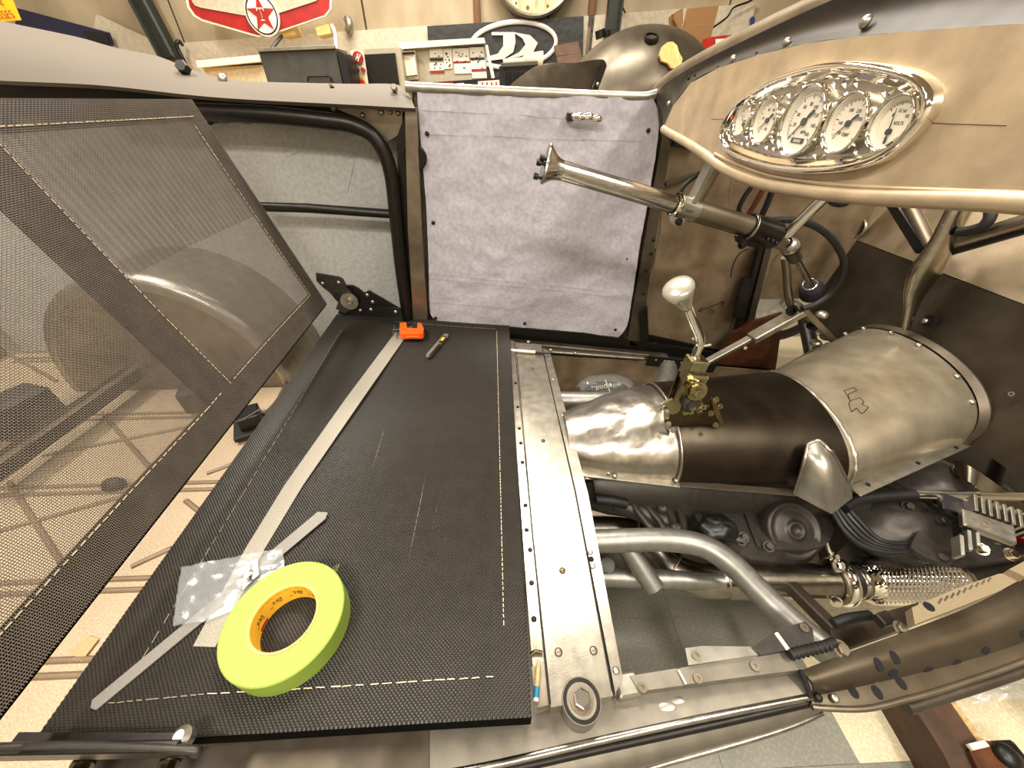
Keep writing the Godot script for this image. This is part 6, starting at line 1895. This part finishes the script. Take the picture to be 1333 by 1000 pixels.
	st = mb(); tube(st, [Vector3(tc.x, tc.y, -1.72), Vector3(tc.x, tc.y, -1.5), Vector3(1.34, 0.20, -1.2), Vector3(1.34, 0.18, -0.62)], 0.03, 14); obj("axle", st, M.dark_metal, ty)
	# flange tubes by the bell cover
	var fr := thing("frame_tubes", "two short steel tubes with a bolted end right of the bell cover", "tube frame", onY(1300, 575, 0.40))
	st = mb(); tube(st, [onY(1266, 543, 0.43), onY(1300, 560, 0.43), onY(1350, 592, 0.42)], 0.014, 12); obj("tube", st, M.steel, fr)
	st = mb(); tube(st, [onY(1262, 566, 0.42), onY(1298, 570, 0.42), onY(1350, 606, 0.41)], 0.016, 12); obj("tube", st, M.steel_bright, fr)
	for q in [[1298, 576], [1308, 583]]:
		st = mb(); hexa(st, onY(q[0], q[1], 0.437), Vector3(-0.3, 1, 0.3), 0.01, 0.008); obj("bolt", st, M.dark_metal, fr)
	engine_parts()
	pipes()

func lump(p: Vector3, s: Vector3, m: Material, called: String, parent: Node, sd := 1, bump := 0.08):
	var nz := FastNoiseLite.new(); nz.seed = sd; nz.frequency = 0.012
	var st := mb(); ball(st, p, Basis().scaled(s), 28, 18, bump, nz)
	return obj(called, st, m, parent)

func engine_parts():
	var st := mb()
	var gb := thing("gearbox", "dark grey cast gearbox with a round ribbed cover below the tunnel", "gearbox", Vector3(0.55, 0.16, -0.64))
	tube(st, spl([Vector3(0.20, 0.30, -0.66), Vector3(0.32, 0.30, -0.66), Vector3(0.45, 0.295, -0.66), Vector3(0.6, 0.29, -0.66), Vector3(0.75, 0.29, -0.66), Vector3(0.92, 0.30, -0.68)], 4), [0.06, 0.065, 0.075, 0.085, 0.09, 0.095, 0.1, 0.105, 0.11, 0.112, 0.113, 0.114, 0.115, 0.118, 0.12, 0.125, 0.13, 0.135, 0.14, 0.145, 0.15], 28)
	obj("case", st, M.cast, gb)
	st = mb(); prism(st, spl(YY([900, 646, 960, 648, 1060, 656, 1084, 676, 1080, 704, 1050, 716, 990, 713, 955, 706, 918, 690, 902, 665, 900, 646], 0.305), 2).slice(0, -1), Vector3(0, -0.10, 0)); obj("side_case", st, M.cast, gb)
	st = mb(); prism(st, spl(YY([965, 655, 975, 668, 982, 690, 990, 712], 0.307), 3) + YY([986, 713, 976, 690, 969, 670, 960, 656], 0.307), Vector3(0, 0.004, 0)); obj("cast_rib", st, M.cast, gb)
	var n := Vector3(0.0, 0.8, 0.6).normalized()
	var c := onY(1031, 690, 0.312)
	st = mb(); lathe(st, c, n, [[0.068, -0.03], [0.068, 0.006], [0.064, 0.012], [0.058, 0.012], [0.055, 0.006], [0.045, 0.008], [0.03, 0.013], [0.022, 0.013], [0.021, 0.018], [0.014, 0.018], [0.013, 0.012], [0.0, 0.012]], 44); part(obj("round_cover", st, M.cast, gb), "round stepped cover")
	for path in [[[838, 652], [846, 664], [858, 678], [866, 690], [876, 686], [874, 672], [864, 658], [856, 650]], [[818, 646], [826, 660], [838, 676], [852, 692], [872, 698], [888, 690], [888, 676], [880, 658]]]:
		var pp := []
		for p in path: pp.append(onY(p[0], p[1], 0.315))
		st = mb(); tube(st, spl(pp, 5), 0.010, 10); obj("cast_ridge", st, M.cast, gb)
	for p in [[862, 662], [880, 688], [867, 654]]: lump(onY(p[0], p[1], 0.32), Vector3(0.016, 0.014, 0.016), M.cast, "cast_boss", gb)
	for q in [[944, 650], [884, 655], [964, 704], [1000, 712], [968, 700]]:
		st = mb(); hexa(st, onY(q[0], q[1], 0.312), Vector3(0, 1, 0.3), 0.009, 0.01); obj("bolt", st, M.cast, gb)
	st = mb(); tube(st, [onY(800, 655, 0.30), onY(870, 680, 0.29)], 0.025, 12); obj("tail_rib", st, M.cast, gb)
	# taped plug
	var tpk: Node = lump(onY(934, 688, 0.345), Vector3(0.045, 0.028, 0.036), M.black, "taped_plug", self, 6, 0.3)
	tag(tpk, "glossy black tape wrapped plug on top of the gearbox", "plug")
	st = mb(); tube(st, [onY(948, 694, 0.335), onY(962, 704, 0.33)], 0.012, 12); part(obj("tube_end", st, M.cast, tpk), "grey tube end")
	# bits near the cross beam: fittings
	var fi := thing("switch_fitting", "black switch fitting with silver cap beside the cross beam", "fitting", onY(766, 630, 0.34))
	st = mb(); tube(st, [onY(764, 624, 0.40), onY(768, 650, 0.34)], 0.016, 12); obj("body", st, M.black, fi)
	st = mb(); tube(st, [onY(764, 620, 0.405), onY(764, 625, 0.40)], 0.017, 12); obj("cap", st, M.steel_bright, fi)
	st = mb(); beam(st, onY(755, 622, 0.36), onY(764, 664, 0.36), 0.008, 0.05); part(obj("red_shield", st, M.print_red, fi), "red strip")
	st = mb(); tube(st, spl([onY(776, 650, 0.34), onY(795, 652, 0.34), onY(815, 656, 0.33)], 5), 0.014, 10)
	tag(obj("short_hose", st, M.rubber), "short black hose between fitting and gearbox tail", "hose")
	# engine rear
	var en := thing("engine_block", "dark greasy engine rear casting below the bell cover, right edge", "engine", Vector3(1.15, 0.1, -0.6))
	st = mb(); prism(st, YY([1090, 640, 1200, 600, 1275, 575, 1345, 600, 1345, 720, 1260, 735, 1180, 730, 1110, 700], 0.26), Vector3(0, -0.16, 0)); obj("casting", st, M.cast, en)
	lump(onY(1165, 688, 0.27), Vector3(0.13, 0.07, 0.09), M.cast, "housing_bulge", en, 3, 0.12)
	lump(onY(1210, 632, 0.29), Vector3(0.11, 0.07, 0.10), M.cast, "housing_bulge", en, 4, 0.15)
	lump(onY(1270, 650, 0.27), Vector3(0.09, 0.06, 0.08), M.dark_metal, "housing_bulge", en, 5, 0.2)
	lump(onY(1150, 650, 0.30), Vector3(0.08, 0.04, 0.05), M.dark_metal, "housing_bulge", en, 7, 0.2)
	st = mb(); prism(st, spl(YY([1196, 690, 1228, 715, 1246, 722, 1238, 735, 1205, 726, 1185, 712], 0.34), 2), Vector3(0, -0.012, 0)); obj("slotted_lug", st, M.cast, en)
	st = mb(); lathe(st, onY(1227, 726, 0.342), Vector3.UP, [[0.008, 0], [0.008, 0.004], [0, 0.004]], 14, false); obj("lug_bolt", st, M.steel, en)
	st = mb(); tube(st, spl([onY(1306, 590, 0.36), onY(1296, 615, 0.34), onY(1290, 640, 0.32)], 5), 0.018, 12); part(obj("dark_hose", st, M.rubber, en), "ribbed dark hose")
	st = mb(); tube(st, spl([onY(1256, 655, 0.34), onY(1262, 675, 0.32), onY(1264, 690, 0.30)], 5), 0.016, 12); obj("dark_hose", st, M.rubber, en)
	st = mb(); hexa(st, onY(1249, 614, 0.365), Vector3(-0.2, 1, 0.3), 0.012, 0.014); obj("bolt", st, M.steel, en)
	for q in [[1215, 652], [1240, 660], [1225, 678], [1180, 660]]:
		st = mb(); hexa(st, onY(q[0], q[1], 0.34), Vector3(0, 1, 0.4), 0.010, 0.014); obj("bolt", st, M.cast, en)
	st = mb(); lump(onY(1340, 682, 0.30), Vector3(0.04, 0.06, 0.05), M.red, "red_cover", en)
	# strap and rod
	st = mb(); loft2(st, [onY(1243, 598, 0.385), onY(1268, 610, 0.40), onY(1300, 632, 0.38), onY(1345, 664, 0.36)], [onY(1245, 617, 0.37), onY(1265, 630, 0.385), onY(1292, 650, 0.365), onY(1326, 675, 0.35)], 20, 3, Vector3.ZERO, Vector3(0, -0.004, 0))
	tag(obj("bent_strap", st, M.stainless), "bent shiny steel strap bolted to the engine at the right edge", "strap")
	var rd := thing("shift_rod", "long bright rod with black sleeve running below the bell cover", "rod", onY(1200, 648, 0.37))
	st = mb(); tube(st, YY([1186, 644, 1345, 648], 0.37), 0.011, 14); obj("rod", st, M.chrome, rd)
	st = mb(); tube(st, spl(YY([1098, 662, 1112, 652, 1140, 647, 1190, 644], 0.37), 5), 0.013, 12); part(obj("sleeve", st, M.rubber, rd), "black rubber sleeve")
	var lm := thing("wire_loom", "bundle of black wires sagging below the side pocket", "wiring", onY(1130, 705, 0.30))
	for k in 5:
		st = mb(); tube(st, spl([onY(1082 + k * 4, 664 - k * 2, 0.36), onY(1098 + k * 5, 690 - k * 3, 0.345), onY(1122 + k * 4, 710 - k * 3, 0.33), onY(1160, 720 - k * 3, 0.325), onY(1200 + k * 3, 716 - k * 2, 0.32)], 6), 0.0065, 8); obj("wire", st, M.black if k % 2 else M.rubber, lm)
	# finned pump
	var pu := thing("finned_pump", "black pump with a polished face plate and cooling fins at right edge", "pump", onY(1290, 690, 0.34))
	var pc := onY(1284, 686, 0.40)
	var bx := Basis(Vector3.UP, -0.62) * Basis(Vector3.RIGHT, 0.25)
	st = mb(); box(st, pc, bx, Vector3(0.085, 0.018, 0.045), 0.003); part(obj("face_plate", st, M.alum_hammer, pu), "polished face plate")
	st = mb(); lathe(st, pc + bx.y * 0.009 + bx.x * -0.008, bx.y, [[0.009, 0], [0.009, 0.002], [0.005, 0.002], [0.004, -0.002], [0, -0.002]], 16, false); obj("face_bolt", st, M.steel, pu)
	st = mb(); box(st, pc - bx.y * 0.03 + bx.z * 0.004 + bx.x * 0.01, bx, Vector3(0.085, 0.04, 0.045), 0.006); obj("body", st, M.black, pu)
	for k in 9:
		st = mb(); box(st, pc + bx.x * (-0.02 + k * 0.012) + bx.z * -0.048 + bx.y * -0.008, bx, Vector3(0.006, 0.04, 0.045), 0.001); obj("fin", st, M.alum, pu)
	st = mb(); box(st, pc + bx.z * -0.048 - bx.y * 0.03, bx, Vector3(0.12, 0.02, 0.045), 0.002); obj("fin_base", st, M.black, pu)
	for k in 5:
		st = mb(); box(st, onY(1247 + k * 5, 712 - k * 3.2, 0.38), bx, Vector3(0.007, 0.03, 0.05), 0.002); obj("rib", st, M.dark_metal if k % 2 else M.steel_bright, pu)
	st = mb(); hexa(st, onY(1315, 722, 0.38), Vector3(-0.2, 1, 0.4), 0.009, 0.012); obj("bolt", st, M.chrome, pu)
	st = mb(); hexa(st, onY(1277, 715, 0.38), Vector3(-0.2, 1, 0.4), 0.009, 0.012); obj("bolt", st, M.chrome, pu)

func pipes():
	var st := mb()
	# chassis tube
	tube(st, spl(YY([740, 706, 800, 704, 870, 703, 915, 711, 952, 734, 998, 780, 1040, 818, 1084, 852], 0.33), 7), 0.0265, 24)
	tag(obj("frame_tube", st, M.tube), "thick grey frame tube curving from cross beam to the near sill", "tube")
	var lt := thing("lower_tube", "straight grey lower tube with a diagonal strut below the frame tube", "tube", onY(845, 752, 0.2))
	st = mb(); tube(st, YY([745, 750, 940, 757], 0.22), 0.022, 20); obj("tube", st, M.tube, lt)
	st = mb(); tube(st, [onY(816, 712, 0.29), onY(852, 766, 0.235)], 0.024, 18); obj("strut", st, M.tube, lt)
	st = mb(); lathe(st, onY(790, 736, 0.25), Vector3(0.1, 1, 0.4), [[0.018, 0], [0.018, 0.006], [0, 0.006]], 18, false); obj("dark_cap", st, M.dark_metal, lt)
	# exhaust
	var ex := thing("exhaust_pipe", "shiny stainless exhaust pipe with an elbow and clamp beside the gearbox", "exhaust pipe", onY(950, 755, 0.16))
	var path := spl(YY([735, 692, 790, 691, 828, 697, 856, 717, 880, 742, 912, 755, 950, 757], 0.20), 7)
	st = mb(); tube(st, path, 0.040, 28); obj("elbow", st, M.stainless, ex)
	st = mb(); tube(st, YY([940, 757, 1094, 757], 0.20), 0.0415, 28); obj("straight_pipe", st, M.stainless, ex)
	for q in [[828, 697, 0.9, 0.3], [878, 741, 0.7, 0.7], [940, 757, 1.0, 0.0]]:
		st = mb(); lathe(st, onY(q[0], q[1], 0.20), Vector3(q[2], 0, q[3]), [[0.040, -0.003], [0.0422, 0], [0.040, 0.003]], 28); obj("weld_ring", st, M.steel, ex)
	var ax := (onY(1240, 757, 0.20) - onY(1094, 757, 0.20)).normalized()
	st = mb(); lathe(st, onY(1092, 757, 0.20), ax, [[0.042, -0.014], [0.050, -0.012], [0.057, -0.004], [0.057, 0.006], [0.050, 0.014], [0.043, 0.016]], 36); part(obj("band_clamp", st, M.chrome, ex), "bright band clamp")
	st = mb(); lathe(st, onY(1085, 757, 0.20), ax, [[0.043, -0.006], [0.052, -0.004], [0.052, 0.002], [0.043, 0.004]], 36); obj("pipe_flange", st, M.steel, ex)
	st = mb(); tube(st, [onY(1074, 700, 0.30), onY(1078, 714, 0.28), onY(1088, 738, 0.26)], [0.004, 0.005, 0.007], 10); obj("clamp_bolt", st, M.steel_bright, ex)
	st = mb(); hexa(st, onY(1088, 736, 0.262), Vector3(0.3, 0.8, 0.5), 0.011, 0.016); obj("clamp_nut", st, M.chrome, ex)
	st = mb(); hexa(st, onY(1083, 725, 0.27), Vector3(0.3, 0.8, 0.5), 0.008, 0.014); obj("clamp_nut", st, M.chrome, ex)
	st = mb(); hexa(st, onY(1088, 783, 0.20), Vector3(-0.3, 0.5, 0.8), 0.009, 0.012); obj("clamp_nut", st, M.chrome, ex)
	st = mb(); lathe(st, onY(1100, 756, 0.20), ax, [[0.040, 0.0], [0.040, 0.028]], 30); obj("collar", st, M.cast, ex)
	for a in [0.4, 1.2, 2.0]:
		var d := axes(ax)
		st = mb(); dome(st, onY(1108, 756, 0.20) + (d.x * cos(a) + d.z * sin(a)) * 0.040, d.x * cos(a) + d.z * sin(a), 0.008, 0.006); obj("collar_bolt", st, M.dark_metal, ex)
	# braided flex section
	var fx := thing("flex_coupler", "braided stainless flex coupler in the exhaust near the right edge", "exhaust coupler", onY(1180, 757, 0.15))
	var p0 := onY(1116, 756, 0.20)
	var p1 := onY(1244, 756, 0.20)
	var L := p0.distance_to(p1)
	var bs := axes(ax)
	var ns := 150
	var na := 132
	var rows := []
	for i in ns + 1:
		var u := i / float(ns)
		var r := 0.052 * minf(1.0, 0.80 + minf(u, 1.0 - u) * 2.2)
		var row := []
		for k in na:
			var a := TAU * k / na
			var w := a * 22.0
			var s := u * 75.0
			var b1 := absf(sin((w + s * 2.0) * 0.5)); var b2 := absf(sin((w - s * 2.0) * 0.5))
			var rr := r + 0.0022 * maxf(b1, b2) * minf(1.0, minf(u, 1.0 - u) * 9.0)
			row.append(p0 + ax * L * u + (bs.x * cos(a) + bs.z * sin(a)) * rr)
		rows.append(row)
	st = mb(); rows_to(st, rows, true, true, 0); part(obj("braid", st, M.chrome, fx), "woven bright steel braid")
	for u in [0.0, 1.0]:
		st = mb(); lathe(st, p0.lerp(p1, u), ax, [[0.040, -0.012], [0.0435, -0.008], [0.0435, 0.008], [0.040, 0.012]], 30); obj("end_ring", st, M.stainless, fx)
	st = mb(); tube(st, spl([p1, onY(1262, 752, 0.19), onY(1300, 742, 0.18), onY(1350, 730, 0.17)], 5), 0.040, 22); part(obj("tail_pipe", st, M.dark_metal, fx), "dark pipe beyond the braid")
	# bent tube on the far side and the bag lying on it
	st = mb(); tube(st, spl(YY([712, 521, 780, 522, 828, 520, 852, 512, 866, 496, 870, 478], 0.37), 7), 0.030, 22)
	tag(obj("frame_tube", st, M.tube), "dull frame tube bending upward behind the tunnel", "tube")
	var bg := thing("parts_bag", "small clear parts bag with pale lettering behind the bent tube", "bag", onZ(787, 512, -1.2))
	st = mb(); lump(onZ(790, 506, -1.19), Vector3(0.085, 0.026, 0.04), M.rubber, "dark_parts", bg, 9, 0.2)
	var nz := FastNoiseLite.new(); nz.seed = 31; nz.frequency = 0.03; nz.fractal_type = FastNoiseLite.FRACTAL_RIDGED
	st = mb(); ball(st, onZ(788, 502, -1.19), Basis().scaled(Vector3(0.105, 0.042, 0.05)), 30, 20, 0.18, nz); obj("film", st, M.film, bg)
	text("wilwood", onZ(792, 503, -1.125), onZ(765, 507, -1.125) - onZ(812, 500, -1.125), Vector3(0, -1, 0.1), 0.026, M.white, bg)
	st = mb(); beam(st, onZ(788, 495, -1.13), onZ(795, 513, -1.13), 0.005, 0.003, Vector3(0, 0, 1)); part(obj("bag_fold", st, M.white, bg), "pale fold of the bag")
	st = mb(); box(st, onY(746, 543, 0.30), Basis(Vector3.UP, 0.1), Vector3(0.06, 0.03, 0.05), 0.004)
	tag(obj("wood_block", st, M.carton), "small tan block wedged beside the tunnel nose", "block")
	st = mb(); tube(st, YY([755, 538, 775, 540], 0.33), [0.018, 0.014], 12)
	tag(obj("dark_fitting", st, M.cast), "small dark pipe fitting beside the tunnel nose", "fitting")
